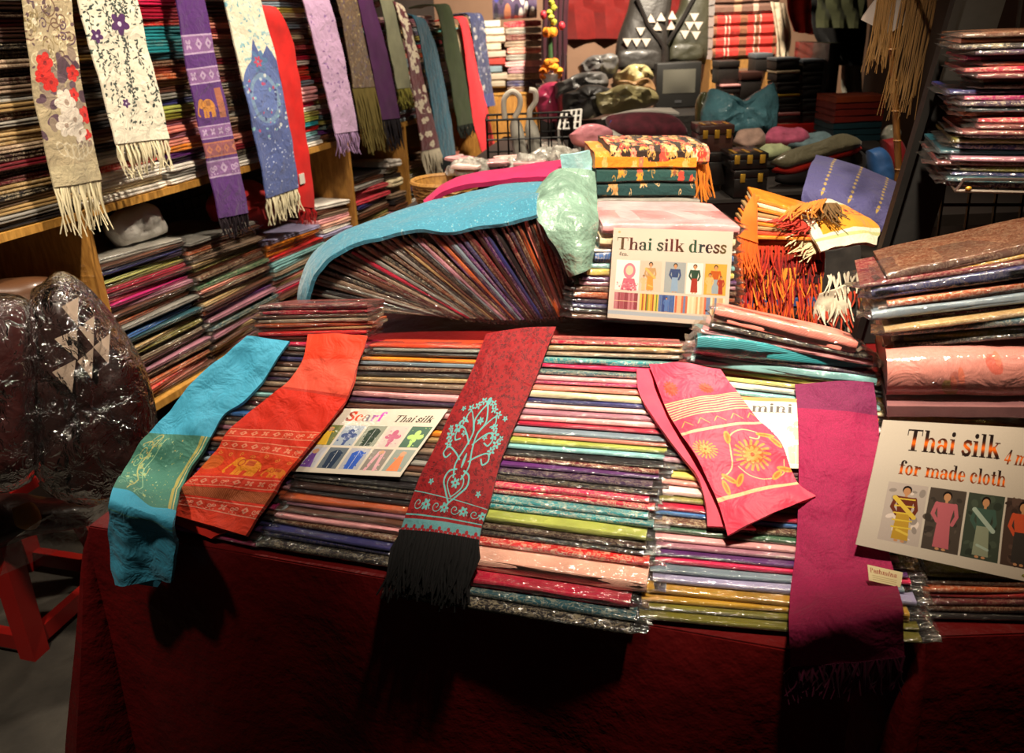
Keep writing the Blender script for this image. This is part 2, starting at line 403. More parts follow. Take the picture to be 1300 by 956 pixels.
def glyph(ch):
    """bold serif letters: (advance, ops); ops add or cut shapes in em units, y up"""
    r = lambda *a: ('r', 1, *a); e = lambda *a: ('e', 1, *a); xe = lambda *a: ('e', 0, *a); xr = lambda *a: ('r', 0, *a); k = lambda w_, *p: ('s', 1, w_, p)
    foot = lambda a, b: r(a, 0, b, .035)
    G = {
     'T': (.66, [r(.25, 0, .40, .68), r(.03, .63, .62, .68), r(.03, .48, .06, .68), r(.59, .48, .62, .68), foot(.16, .49)]),
     'h': (.57, [e(.33, .29, .16, .17), xe(.31, .27, .09, .13), xr(.15, 0, .36, .29), r(.08, 0, .21, .68), r(.36, 0, .49, .30), r(.02, .645, .15, .68), foot(.02, .27), foot(.30, .55)]),
     'a': (.47, [e(.22, .33, .18, .14), xe(.19, .32, .09, .09), xr(.0, .0, .27, .31), e(.09, .35, .065, .06), e(.18, .13, .165, .14), xe(.2, .13, .075, .09), r(.27, .0, .40, .34), r(.38, 0, .46, .045)]),
     'i': (.29, [r(.08, 0, .21, .46), r(.02, .425, .15, .46), foot(.02, .27), e(.145, .60, .078, .075)]),
     's': (.38, [k(.10, (.32, .36), (.27, .42), (.17, .43), (.09, .38), (.09, .31), (.17, .25), (.27, .2), (.31, .13), (.26, .05), (.16, .03), (.08, .06), (.04, .12)), r(.31, .31, .34, .46), r(.03, 0, .06, .15)]),
     'l': (.29, [r(.08, 0, .21, .68), r(.02, .645, .15, .68), foot(.02, .27)]),
     'k': (.54, [k(.045, (.2, .2), (.42, .43)), k(.13, (.28, .28), (.45, .05)), r(.08, 0, .21, .68), r(.02, .645, .15, .68), foot(.02, .27), foot(.31, .55), r(.31, .425, .52, .46)]),
     'd': (.52, [e(.21, .23, .19, .245), xe(.25, .23, .085, .19), r(.30, 0, .43, .68), r(.22, .645, .40, .68), r(.36, 0, .5, .035)]),
     'r': (.41, [k(.08, (.18, .3), (.25, .39), (.32, .41)), e(.33, .38, .07, .07), r(.08, 0, .21, .46), r(.02, .425, .15, .46), foot(.02, .29)]),
     'e': (.44, [e(.21, .23, .2, .245), xe(.24, .24, .075, .19), xr(.22, .11, .45, .22), r(.1, .22, .40, .265)]),
     'f': (.36, [e(.25, .52, .17, .165), xe(.27, .52, .06, .12), xr(.2, .3, .45, .55), e(.34, .58, .065, .06), r(.09, 0, .22, .55), r(.01, .425, .32, .46), foot(.03, .29)]),
     'o': (.46, [e(.22, .23, .205, .245), xe(.22, .23, .075, .19)]),
     'm': (.84, [e(.33, .29, .16, .17), xe(.31, .27, .09, .13), e(.60, .29, .16, .17), xe(.58, .27, .09, .13), xr(.15, 0, .80, .29), r(.36, 0, .49, .30), r(.63, 0, .76, .30), r(.08, 0, .21, .46), r(.02, .425, .15, .46), foot(.02, .27), foot(.30, .55), foot(.57, .82)]),
     'n': (.57, [e(.33, .29, .16, .17), xe(.31, .27, .09, .13), xr(.15, 0, .36, .29), r(.08, 0, .21, .46), r(.36, 0, .49, .30), r(.02, .425, .15, .46), foot(.02, .27), foot(.30, .55)]),
     'c': (.42, [e(.21, .23, .2, .245), xe(.26, .23, .12, .19), xr(.27, .13, .5, .30), e(.32, .34, .07, .07)]),
     't': (.34, [r(.09, .06, .22, .60), r(.01, .425, .31, .46), k(.07, (.17, .06), (.22, .03), (.30, .07))]),
     'S': (.54, [k(.125, (.43, .52), (.37, .62), (.23, .63), (.12, .56), (.13, .46), (.24, .38), (.37, .30), (.43, .2), (.37, .07), (.24, .04), (.11, .08), (.07, .17)), r(.43, .47, .47, .68), r(.03, 0, .07, .22)]),
     '4': (.48, [k(.05, (.30, .66), (.04, .2)), r(.02, .15, .46, .22), r(.25, 0, .37, .67)]),
     '.': (.22, [e(.11, .06, .07, .065)]), ' ': (.24, []),
     'b': (.5, [e(.29, .23, .19, .245), xe(.26, .23, .085, .19), r(.08, 0, .20, .68), r(.02, .645, .14, .68)]),
     'P': (.58, [e(.33, .50, .21, .18), xe(.32, .50, .08, .13), xr(.05, .3, .3, .7), r(.09, 0, .23, .68), r(.2, .64, .35, .68), r(.2, .32, .35, .36), foot(.02, .32)]),
    }
    return G.get(ch, G['o'])
def text(cv, s_, x, y, size, color, shear=0, sx=1.0):
    """writes s_ with its baseline at (x, y)"""
    tot = sum(glyph(c)[0] for c in s_)
    W = cv.win(x-size*.1, y-size*.75, x+tot*size*sx+size*.4, y+size*.12)
    if not W: return
    M = np.zeros(W[2].shape, bool); cx = 0
    Y = (y-W[3])/size; X0 = ((W[2]-x)/size-shear*Y)/sx
    for c in s_:
        adv, ops = glyph(c); X = X0-cx
        g = np.zeros(M.shape, bool)
        for op in ops:
            kind, on, a = op[0], op[1], op[2:]
            if kind == 'r': m = (X >= a[0]) & (X <= a[2]) & (Y >= a[1]) & (Y <= a[3])
            elif kind == 'e': m = ((X-a[0])/a[2])**2+((Y-a[1])/a[3])**2 <= 1
            else:
                m = np.zeros(M.shape, bool); wd, P = a
                for (xa, ya), (xb, yb) in zip(P[:-1], P[1:]):
                    dx, dy = xb-xa, yb-ya; t = np.clip(((X-xa)*dx+(Y-ya)*dy)/(dx*dx+dy*dy+1e-9), 0, 1)
                    m |= (X-xa-t*dx)**2+(Y-ya-t*dy)**2 <= (wd/2)**2
            g = (g | m) if on else (g & ~m)
        M |= g; cx += adv
    cv.put(W, M, color)

# ------------------------------------------------------------------ cloth strips, fringes, packets
def spline(P, n):
    P = np.array(P, float); m = len(P)
    if m == 2: return np.array([lerp(P[0], P[1], t) for t in np.linspace(0, 1, n)])
    d = np.r_[0, np.cumsum(np.linalg.norm(np.diff(P.reshape(m, -1), axis=0), axis=1))]; d /= d[-1]
    T = np.zeros_like(P); 
    for i in range(m):
        a, b = max(i-1, 0), min(i+1, m-1); T[i] = (P[b]-P[a])/(d[b]-d[a]+1e-9)
    out = []
    for t in np.linspace(0, 1, n):
        i = min(np.searchsorted(d, t, 'right')-1, m-2); h = d[i+1]-d[i]+1e-9; u = (t-d[i])/h
        out.append((2*u**3-3*u**2+1)*P[i]+(u**3-2*u**2+u)*h*T[i]+(-2*u**3+3*u**2)*P[i+1]+(u**3-u**2)*h*T[i+1])
    return np.array(out)
def sheet(rows, nu=14, nv=40, thick=.006, wr=.004, ws=9, sd=0, folds=0, famp=0, up=None, bulge=0):
    """cloth between left/right edge points given row by row; returns MB and the grid"""
    rows = np.array([[A(*l), A(*r)] for l, r in rows])
    E_ = spline(rows.reshape(len(rows), 6), nv).reshape(nv, 2, 3)
    P = np.zeros((nv, nu, 3))
    for j in range(nv):
        L, R_ = E_[j]
        for i in range(nu): P[j, i] = lerp(L, R_, i/(nu-1))
    du = np.gradient(P, axis=1); dv = np.gradient(P, axis=0); N = np.cross(du, dv); N /= np.linalg.norm(N, axis=2, keepdims=True)+1e-9
    if up is not None:
        sg = np.sign((N*A(*up)).sum(2, keepdims=True)); sg[sg == 0] = 1; N = N*sg
    for j in range(nv):
        for i in range(nu):
            u, v = i/(nu-1), j/(nv-1)
            d = wr*nz(P[j, i], ws, sd)+wr*.5*nz(P[j, i], ws*2.3, sd+4)
            if folds: d += famp*math.sin(u*folds*2*PI+1.7*nz((v*1.5, sd, 0), 1.2)*2)*(.35+.65*v)
            d += bulge*(1-(2*u-1)**2)
            P[j, i] = P[j, i]+N[j, i]*d
    return P
def sheet_mb(P, thick):
    P = np.array(P)
    return MB().grid(P, thick)
def fringe(P_edge, direction, length, n, rad=.0022, spread=.012, sd=1, knots=True, seg=4, curl=.01):
    """tassels hanging from a polyline edge"""
    rg = random.Random(sd); mb = MB(); P_edge = np.array(P_edge); m = len(P_edge); dr = A(*direction); dr = dr/np.linalg.norm(dr)
    for k in range(n):
        t = (k+.5+rg.uniform(-.3, .3))/n*(m-1); i = min(int(t), m-2); p = lerp(P_edge[i], P_edge[i+1], t-i)
        L = length*rg.uniform(.82, 1.08); a = A(rg.uniform(-1, 1), rg.uniform(-1, 1), rg.uniform(-.3, .3))*spread
        b = A(rg.uniform(-1, 1), rg.uniform(-1, 1), 0)*curl
        pts = [p+dr*(L*q)+a*q*q+b*math.sin(q*4) for q in np.linspace(0, 1, seg)]
        rs = [rad*(1.0-.45*q) for q in np.linspace(0, 1, seg)]
        if knots: rs[1] = rad*1.25
        mb.tube(pts, rs, 4)
    return mb

def packet_mesh(sd, W=.30, D=.22, T=.010, nx=9, lobes=1):
    """a folded length of silk: rounded fold at the front, softer back, uneven along its length"""
    rg = random.Random(sd); ny = 8; prof = []
    for k in range(ny+1):                      # front fold, a little squarer than round
        q = -PI/2-PI*k/ny; co, si = math.cos(q), math.sin(q); prof.append((.5*T+.5*T*math.copysign(abs(co)**.7, co), .5*T+.5*T*math.copysign(abs(si)**.7, si)))
    if lobes == 2:                             # cloth folded in two: a pair of folds one above the other
        prof = []
        for l_ in (0, 1):
            for k in range(6):
                q = -PI/2-PI*k/5; co, si = math.cos(q), math.sin(q); prof.append((.34*T+.34*T*co+(.12*T if l_ == (sd % 2) else 0), T*(.25+.5*l_)+.24*T*si))
    ring = prof+[(D*.5, T*.97), (D-T*.3, T*.9), (D, T*.5), (D-T*.3, T*.1), (D*.5, T*.03)]
    n = len(ring); V_, F_ = [], []
    for i in range(nx+1):
        x = -W/2+W*i/nx; ex = 1.0 if 0 < i < nx else .72
        wob = .0022*mnoise.noise(Vector((x*9, sd*3.1, 0))); zz = .0016*mnoise.noise(Vector((x*8, sd*1.7, 5)))
        for (y, z) in ring: V_.append((x, y+wob*(1 if y < D*.4 else .3)+(1-ex)*T*.4*(1 if y < D*.4 else -1), T*.5+(z-T*.5)*ex+zz*z/T))
    for i in range(nx):
        for k in range(n): F_.append((i*n+k, i*n+(k+1) % n, (i+1)*n+(k+1) % n, (i+1)*n+k))
    F_ += [tuple(range(n-1, -1, -1)), tuple(nx*n+k for k in range(n))]
    mb = MB().add(V_, [f[::-1] for f in F_]); return mb.mesh('folded_silk')
def sleeve_mesh(sd, W=.30, D=.22, T=.010, ext=.020):
    """clear film round the silk, one sheet: over the top, round the fold and under, crumpled flat beyond both ends"""
    path = [(D*.55, T*1.0), (D*.25, T*1.03), (T*.5, T*1.06), (T*.1, T*.9), (-T*.10, T*.5), (T*.1, T*.1), (T*.5, -T*.06), (D*.25, -T*.03)]
    xs = [-W/2-ext, -W/2-ext*.6, -W/2-ext*.2, -W/2+.008]+list(np.linspace(-W/2+.04, W/2-.04, 8))+[W/2-.008, W/2+ext*.2, W/2+ext*.6, W/2+ext]
    P = np.zeros((len(xs), len(path), 3))
    for i, x in enumerate(xs):
        f = max(0, abs(x)-W/2)/ext; sg = 1 if x > 0 else -1
        for k, (y, z) in enumerate(path):
            n1 = mnoise.noise(Vector((y*55, sd*2.3, sg*4+f))); n2 = mnoise.noise(Vector((x*30, y*60, sd*1.9+z*200)))
            zc = T*.5+T*.6*n1+(z-T*.5)*.25
            P[i, k] = (x+sg*f*.010*mnoise.noise(Vector((k*1.7, sd, sg))), y+(.0006*n2 if y < D*.2 else 0)+f*.006*n1+f*.004, lerp(z, zc, min(1, f*1.4))+.0005*n2)
    return MB().grid(P, 0).mesh('plastic_sleeve')

# ================================================================== the room
m_floor = m_plain('floor_concrete', '#38332c', .75, 0, .45, 5, bmp=.003, bs=22)
m_wallb = m_plain('wall_brown_panel', '#8a6a54', .8, 0, .15, 3)
m_walld = m_plain('wall_dark', '#2a211c', .85, 0, .25, 3)
m_ceil = m_plain('ceiling_dark', '#241d18', .9, 0, .2, 3)
struct(MB().box(-4, 4, -2.5, 7.2, -.06, 0), 'floor', m_floor)
struct(MB().box(-4, 4, 6.6, 6.8, 0, 3.2), 'wall_back', m_wallb)
struct(MB().box(-4.2, -4, -2.5, 7.2, 0, 3.2), 'wall_left', m_walld)
struct(MB().box(2.9, 3.1, -2.5, 7.2, 0, 3.2), 'wall_right', m_walld)
struct(MB().box(-4, 4, -2.5, 7.2, 3.2, 3.3), 'ceiling', m_ceil)

# ================================================================== front table and its cloth
FL = A(-.86, 1.34, .70); EDGE = A(.952, -.306, 0); OUT = A(-.306, -.952, 0)
m_wood1 = m_wood('plywood', '#6b4a22', '#9a6e34')
m_steel = m_plain('steel_grey', '#5a5a5c', .4, .8, .1)
t = thing('display_table', 'long folding table hidden under the dark red cloth', 'table', FL+EDGE*1.0-OUT*.35-A(0, 0, .70))
mb = MB(); c = [FL+EDGE*a-OUT*b for a, b in ((.02, .02), (1.40, .02), (1.40, .32), (.02, .32))]
mb.hexa([p+A(0, 0, -.035) for p in c]+[p+A(0, 0, -.008) for p in c]); part(mb, 'tabletop', m_wood1, t, False)
for a in (.1, 1.33):
    for b in (.06, .28): part(MB().tube([FL+EDGE*a-OUT*b+A(0, 0, -.7), FL+EDGE*a-OUT*b+A(0, 0, -.03)], .016, 8), 'leg', m_steel, t)

def cloth_red(name='dark_red_cloth'):
    if name in MATS: return MATS[name]
    m, nt, b, _ = newmat(name); v = mapped(nt)
    n = noisen(nt, v, 6, 4)
    nt.links.new(ramp(nt, n.outputs[0], [(.3, hexl('#560a0c')), (.7, hexl('#701010'))]), b.inputs['Base Color'])
    b.inputs['Roughness'].default_value = .45; b.inputs['Specular IOR Level'].default_value = .35
    nt.links.new(bump(nt, noisen(nt, v, 14, 4, .6).outputs[0], .012, .7), b.inputs['Normal']); MATS[name] = m; return m
m_red = cloth_red()
def drape(name, label, corner, e, out, lenf, lens, drop, z, flare=.05, fold=.03, seed=0, right=False):
    """a cloth over a table: top sheet, front skirt, left skirt with a full corner fold"""
    nF, nL = 120, 30
    corner = A(corner[0], corner[1], 0)
    path = []
    for k in range(nL): path.append((corner-out*lens*(1-k/nL), -e, 0))
    for k in range(7): q = k/6*PI/2; path.append((corner, -e*math.cos(q)+out*math.sin(q), math.sin(2*q)))
    for k in range(1, nF): path.append((corner+e*lenf*k/(nF-1), out, 0))
    nz_ = 16; P = np.zeros((nz_, len(path), 3))
    s_ = 0
    for i, (p, nrm, cor) in enumerate(path):
        if i: s_ += np.linalg.norm(path[i][0]-path[i-1][0])+(.012 if cor else 0)
        for j in range(nz_):
            f = j/(nz_-1); wv = math.sin(s_*13+seed+1.5*nz((s_*2, seed, 0), 1))*fold+.6*fold*nz((s_*7, f*1.5, seed), 1)
            r = .012*math.sin(min(1, f*8)*PI/2)+flare*f+wv*f**.8+cor*.16*f
            P[j, i] = p+nrm*r+A(0, 0, z-drop*f-.006*(1-math.cos(min(1, f*10)*PI/2)))
    mb = MB().grid(P, .003)
    top = [corner, corner+e*lenf, corner+e*lenf-out*lens, corner-out*lens]
    T = np.zeros((12, 40, 3))
    for j in range(12):
        for i in range(40):
            q = corner+e*lenf*i/39-out*lens*(1-j/11); T[j, i] = (q[0], q[1], z+.0015*nz(q, 6, seed))
    mb.grid(T, .003); return wobj(mb, name, m_red, label, 'tablecloth')
drape('tablecloth', 'dark red cloth over the long front table, hanging to the floor', FL, EDGE, OUT, 1.42, .34, .685, .70)
R0 = PZ(1176, 808, .70); R1 = PZ(1420, 800, .70); ER = (R1-R0)/np.linalg.norm(R1-R0); OR = A(ER[1], -ER[0], 0)
drape('tablecloth', 'dark red cloth over the side table below the cloth price sign', R0, ER, OR, 1.0, .5, .68, .698, .03, .015, 7)
t = thing('side_table', 'side table below the tall stack, under a dark red cloth', 'table', R0+ER*.5-OR*.25-A(0, 0, .698))
mb = MB(); c = [R0+ER*a-OR*b for a, b in ((.02, .02), (.98, .02), (.98, .48), (.02, .48))]
mb.hexa([p+A(0, 0, -.035) for p in c]+[p+A(0, 0, -.008) for p in c]); part(mb, 'tabletop', m_wood1, t, False)
for a in (.1, .9):
    for b in (.06, .44): part(MB().tube([R0+ER*a-OR*b+A(0, 0, -.698), R0+ER*a-OR*b+A(0, 0, -.03)], .016, 8), 'leg', m_steel, t)

# the second, higher table behind
B0 = A(-.62, 1.80, .86); E2 = A(.985, -.17, 0); O2 = A(-.17, -.985, 0)
t = thing('riser_table', 'higher table behind the front display, under a dark red cloth', 'table', B0+E2*.9-O2*.3-A(0, 0, .86))
mb = MB(); c = [B0+E2*a-O2*b for a, b in ((.02, .02), (1.85, .02), (1.85, .75), (.02, .75))]
mb.hexa([p+A(0, 0, -.035) for p in c]+[p+A(0, 0, -.008) for p in c]); part(mb, 'tabletop', m_wood1, t, False)
for a in (.1, 1.75):
    for b in (.08, .68): part(MB().tube([B0+E2*a-O2*b+A(0, 0, -.86), B0+E2*a-O2*b+A(0, 0, -.03)], .016, 8), 'leg', m_steel, t)
drape('tablecloth', 'dark red cloth on the higher table under the fanned packets', B0, E2, O2, 1.9, .78, .84, .86, .02, .012, 3)

# the back table that carries the boxes, basket and bags
t = thing('back_table', 'wide low table at the back carrying bags and boxes', 'table', (.95, 3.9, 0))
c = [(-.5, 2.66), (1.95, 2.66), (1.95, 5.2), (.0, 5.2)]; part(MB().hexa([(*p, .90) for p in c]+[(*p, .94) for p in c]), 'tabletop', m_walld, t, False)
for x, y in ((-.35, 2.8), (1.85, 2.8), (1.85, 5.0), (.1, 5.0)):
    part(MB().box(x-.03, x+.03, y-.03, y+.03, 0, .90), 'leg', m_wood1, t, False)

# ================================================================== long shelf on the left
m_ply = m_wood('shelf_plywood', '#8a5a22', '#c08a40')
m_ply2 = m_wood('shelf_edge', '#9a6a28', '#d09a48')
sh = thing('display_shelf', 'long wooden shelf unit along the aisle, filled with wrapped scarves', 'shelf', SP(1.6, -.2, 0))
def sbox(s0, s1, t0, t1, z0, z1): 
    return MB().hexa([SP(s0, t1, z0), SP(s1, t1, z0), SP(s1, t0, z0), SP(s0, t0, z0), SP(s0, t1, z1), SP(s1, t1, z1), SP(s1, t0, z1), SP(s0, t0, z1)])
part(sbox(-.04, -.015, -.42, -.005, 0, 1.13), 'side_panel', m_ply, sh, False)
part(sbox(3.5, 3.53, -.42, 0, 0, 1.13), 'side_panel', m_ply, sh, False)
part(sbox(-.015, 3.5, -.42, .03, .485, .51), 'bottom_board', m_ply2, sh, False)
part(sbox(-.45, 3.6, -.42, -.005, 1.13, 1.152), 'upper_board', m_ply2, sh, False)
part(sbox(1.49, 1.51, -.42, -.005, .51, 1.13), 'divider', m_ply, sh, False)
part(sbox(2.09, 2.11, -.42, -.005, .51, 1.13), 'divider', m_ply, sh, False)
part(sbox(-.45, 3.6, -.46, -.44, 0, 2.1), 'back_panel', m_walld, sh, False)
m_wire = m_plain('black_wire', '#141210', .45, .5, .1, bmp=0)
mb = MB()
for k in range(34): mb.tube([SP(.0+k*.05, -.425, .52), SP(.0+k*.05, -.425, 1.12)], .0028, 4)
for k in range(12): mb.tube([SP(0, -.42, .54+k*.05), SP(1.68, -.42, .54+k*.05)], .0028, 4)
part(mb, 'wire_grid', m_wire, sh)

# ================================================================== wrapped packets
PAL = dict(crimson='#b01034', red='#c81c1c', vermilion='#dc4420', orange='#e88418', rust='#ac4c20', salmon='#e48878', peach='#f2b8a2', pink='#e8a2a4', palepink='#f2ccc4',
 hotpink='#dc1c54', magenta='#b41c64', cream='#f2dfb4', white='#eee6da', yellow='#e2ce62', palelime='#cccc78', olive='#7c7424', lime='#a4ac4c', green='#2c5c3a', teal='#22868e',
 paleteal='#86bcbc', darkteal='#1e4c56', blue='#3c6cac', navy='#2a2a60', purple='#582464', mauve='#a46e7e', lavender='#aca4c6', brown='#5c3422', darkbrown='#351c15', tan='#a88856',
 taupe='#8c7460', grey='#8e8a82', black='#1b1517', maroon='#66121c', gold='#c4942c', darkpurple='#34183c', greyblue='#7c8c98')
NAMES = dict(palepink='pale pink', hotpink='hot pink', palelime='pale lime', paleteal='pale teal', darkteal='dark teal', darkbrown='dark brown', darkpurple='dark purple', greyblue='grey-blue')
m_pk = m_packet('wrapped_silk'); m_sf = m_film('clear_film', .085)
PK = [packet_mesh(k) for k in range(6)]
PK2 = [packet_mesh(20+k, lobes=2) for k in range(6)]
SL = [sleeve_mesh(k) for k in range(6)]
for me in PK+PK2: me.materials.append(m_pk)
for me in SL: me.materials.append(m_sf)
NP = [0]
def place_packet(L, R_, T, D, col, label, group, film=True, pitch=0, away=None, cat='scarf packet', name='scarf_packet'):
    """one packet whose front fold runs from L to R_"""
    L, R_ = A(*L), A(*R_); x = R_-L; w_ = np.linalg.norm(x); x = x/w_
    if away is None: z = A(0, 0, 1.); z = z-x*(z@x); z /= np.linalg.norm(z); y = np.cross(z, x)
    else: y = A(*away); y = y-x*(y@x); y /= np.linalg.norm(y); z = np.cross(x, y)
    M = Matrix(((x[0], y[0], z[0]), (x[1], y[1], z[1]), (x[2], y[2], z[2])))
    if pitch: M = M @ Matrix.Rotation(pitch, 3, 'X')
    k = NP[0] % len(PK); NP[0] += 1
    o = bpy.data.objects.new(name, (PK2 if name in ('folded_shawl', 'shelf_packet', 'folded_cloth') else PK)[k]); COL.objects.link(o)
    o.matrix_world = Matrix.Translation((L+R_)/2) @ M.to_4x4() @ Matrix.Diagonal((w_/.30, D/.22, T/.010, 1))
    o.color = (*hexl(PAL[col[0]]), col[1]); tag(o, label, cat, group)
    if film:
        s_ = bpy.data.objects.new('plastic_sleeve', SL[(k+NP[0]//6) % 6]); COL.objects.link(s_); s_.parent = o
    return o
def stack(BL, BR, TL, TR, spec, where, group, D=.22, film=True, jit=.004, pitch=0, fat=1.0, kind='silk packet in clear film', rng=RNG, name='scarf_packet', cat='scarf packet', skip=(), dtop=1.0):
    """packets listed top to bottom between a bottom front edge BL-BR and a top front edge TL-TR"""
    BL, BR, TL, TR = (A(*p) for p in (BL, BR, TL, TR)); S = [(s_ if isinstance(s_, tuple) else (s_, 1, 0)) for s_ in spec[::-1]]
    tot = sum(s_[1] for s_ in S); cum = 0; out = []
    for i, (cn, wt, br) in enumerate(S):
        f = cum/tot; f1 = (cum+wt)/tot; cum += wt
        L, R_ = lerp(BL, TL, f), lerp(BR, TR, f); L1, R1 = lerp(BL, TL, f1), lerp(BR, TR, f1)
        T = max(.004, ((L1[2]-L[2])+(R1[2]-R_[2]))/2*fat*.97)
        if i in skip: continue
        j = A(rng.uniform(-1, 1)*jit*2.2, rng.uniform(-1, 1)*jit, 0); k = A(rng.uniform(-1, 1)*jit*2.2, rng.uniform(-1, 1)*jit, 0)
        pt = lerp(pitch[0], pitch[1], f**2) if isinstance(pitch, tuple) else pitch
        out.append(place_packet(L+j, R_+k, T, D*lerp(1, dtop, f)*rng.uniform(.95, 1.05), (cn, br), f'{NAMES.get(cn, cn)} {"brocade " if br >= .5 else ("figured " if br >= .25 else "")}{kind}, {where}', group, film, pt, name=name, cat=cat))
    return out

# --- the front table's four slanting rows
COLS = {}
def front_col(n, bl, br, tl, tr, zt, spec, where, z0=.712, D=.24):
    BL, BR, TL, TR = PZ(*bl, z0), PZ(*br, z0), PZ(*tl, zt), PZ(*tr, zt)
    nrm = np.cross(BR-BL, TL-BL); nrm /= np.linalg.norm(nrm); COLS[n] = (BL, nrm, (BL, BR, TL, TR))
    return stack(BL, BR, TL, TR, spec, where, f'packets in the slanting row {where}', D, pitch=(-.02, -.30), dtop=.5, jit=.005)
def on_col(n, px, py, off=.02):
    """the slanting row's surface point behind a pixel, lifted off the packets towards the light"""
    C = COLS[n][2]; u, f = .5, .5; fn = lambda u, f: lerp(lerp(C[0], C[1], u), lerp(C[2], C[3], u), f)
    def pj(p): d = p-CAM; w_ = d@_F; return np.array([650+FPX*(d@_R2)/w_, 433-FPX*(d@_U2)/w_])
    for _ in range(12):
        r0 = pj(fn(u, f)); J = np.stack([(pj(fn(u+1e-4, f))-r0)/1e-4, (pj(fn(u, f+1e-4))-r0)/1e-4], 1); d = np.linalg.solve(J, np.array([px, py])-r0); u += d[0]; f += d[1]
    p = fn(u, f); return p+(CAM-p)/np.linalg.norm(CAM-p)*off

front_col(1, (172, 660), (322, 694), (318, 432), (466, 436), 1.0,
 ['hotpink', 'grey', 'darkbrown', 'navy', 'brown', ('taupe', 1, .4), 'brown', 'darkpurple', ('taupe', 1, .5), 'brown', 'paleteal', ('brown', 1, .4), 'maroon', 'grey', 'blue', 'darkbrown', ('taupe', 1, .5), 'mauve',
  'brown', 'rust', 'darkbrown', 'black', 'navy', 'greyblue', 'brown', 'purple', ('mauve', 1, .4), 'rust', 'black', 'magenta', 'brown', 'black', 'navy', 'purple', 'darkbrown', 'magenta'], 'under the blue and red scarves')
front_col(2, (326, 692), (520, 726), (476, 434), (650, 437), 1.0,
 ['vermilion', 'grey', 'black', 'orange', 'greyblue', ('brown', 1, .5), 'black', ('tan', 1, .5), 'taupe', 'brown', ('pink', 1.5, 0), 'darkpurple', 'brown', ('pink', 1.2, 0), 'brown', 'darkbrown', ('orange', 1.3, 0), 'tan',
  'brown', 'taupe', 'darkbrown', 'grey', 'brown', 'taupe', 'black', 'black', ('black', 1, .3), 'darkbrown', 'black', ('rust', 1.3, 0), 'mauve', 'brown', ('pink', 1.3, 0), ('brown', 1.2, .5), 'navy', ('navy', 1.3, .2), ('black', 1.3, .3)], 'beside the scarf price sign')
front_col(3, (508, 757), (803, 806), (655, 428), (866, 434), 1.01,
 [('crimson', 1, .8), ('tan', 1.3, .2), ('taupe', 1.1, .3), ('teal', 1.5, .7), 'hotpink', ('darkteal', 1.2, .6), 'pink', ('magenta', .8, .4), 'salmon', ('cream', 1.5, 0), 'navy', 'palepink', 'mauve', ('pink', 1.2, 0), 'crimson', 'greyblue', ('salmon', 1, 0),
  ('lime', 1.1, 0), 'paleteal', 'black', ('maroon', 1, .9), 'purple', ('darkpurple', 1, .3), ('black', 1.1, .3), ('hotpink', 1.2, .7), ('crimson', 1.2, .9), ('teal', 1.2, .8), ('teal', 1.2, .8), ('lime', 1.8, .1), ('darkbrown', 1.1, .3), ('black', 1.2, .2), ('red', 1.2, .8),
  ('peach', 3.4, .1), ('crimson', 2.2, .1), ('darkteal', 1.4, .4), ('black', 1.6, .5)], 'beside the maroon scarf', z0=.706)
front_col(4, (814, 786), (1162, 816), (872, 462), (1108, 490), .985,
 [('yellow', 1, 0), ('palelime', 1.1, 0), ('white', 1.2, 0), 'paleteal', ('cream', 1, 0), 'orange', 'black', 'white', 'pink', 'greyblue', 'white', 'navy', 'black', ('red', 1, .2), 'black', ('mauve', 1.2, .0), ('black', 1.2, .3), ('yellow', 1.1, 0), ('salmon', 1.1, .2), ('palepink', 1.4, 0),
  ('olive', 1, .2), 'crimson', ('blue', 1.1, 0), ('brown', 1.1, .7), ('green', 1.2, 0), ('pink', 1.1, .2), 'mauve', 'purple', ('hotpink', 1.2, 0), 'greyblue', ('lavender', 1.4, 0), ('gold', 1.4, 0), ('gold', 1.1, 0), 'olive', ('olive', 1.2, 0)], 'under the coral and magenta scarves')
# loose packets lying across the back of the fourth row
for (a, b, z, zr, T, cn, br, d) in [((876, 462), (1112, 492), 1.0, .985, .018, 'paleteal', 0, .2), ((880, 450), (1110, 480), 1.02, 1.0, .012, 'darkpurple', .2, .2), ((884, 447), (1106, 470), 1.032, 1.012, .030, 'teal', 0, .2),
                        ((890, 424), (1108, 466), 1.06, 1.024, .012, 'pink', 0, .2), ((900, 416), (1104, 458), 1.075, 1.036, .010, 'black', .3, .2), ((905, 406), (1085, 450), 1.09, 1.046, .024, 'salmon', 0, .12)]:
    place_packet(PZ(*a, z), PZ(*b, zr), T, d, (cn, br), f'{NAMES.get(cn, cn)} satin packet lying askew behind the magenta scarf', 'askew packets behind the magenta scarf', pitch=-.22)
# a small stack behind the first row
stack(PZ(322, 432, 1.0), PZ(470, 428, 1.0), PZ(332, 386, 1.075), PZ(466, 384, 1.075), [('maroon', 1.4, .2), ('crimson', 1.3, .3), 'brown', ('taupe', 1, .4), 'rust', ('tan', 1, .4), 'red', 'brown'], 'low stack behind the red scarf', 'low stack behind the red scarf', .17, pitch=-.27)
# under the cloth price sign at the right
stack(PZ(1170, 786, .706), PZ(1420, 790, .706), PZ(1176, 726, .775), PZ(1420, 728, .775), [('olive', 1.5, .2), ('brown', 1, .3), ('rust', 1, .4), ('red', 1, .1), ('maroon', 1.2, .2), ('brown', 1.2, .3), ('black', 1, 0)], 'under the cloth price sign', 'packets under the cloth price sign', .24)
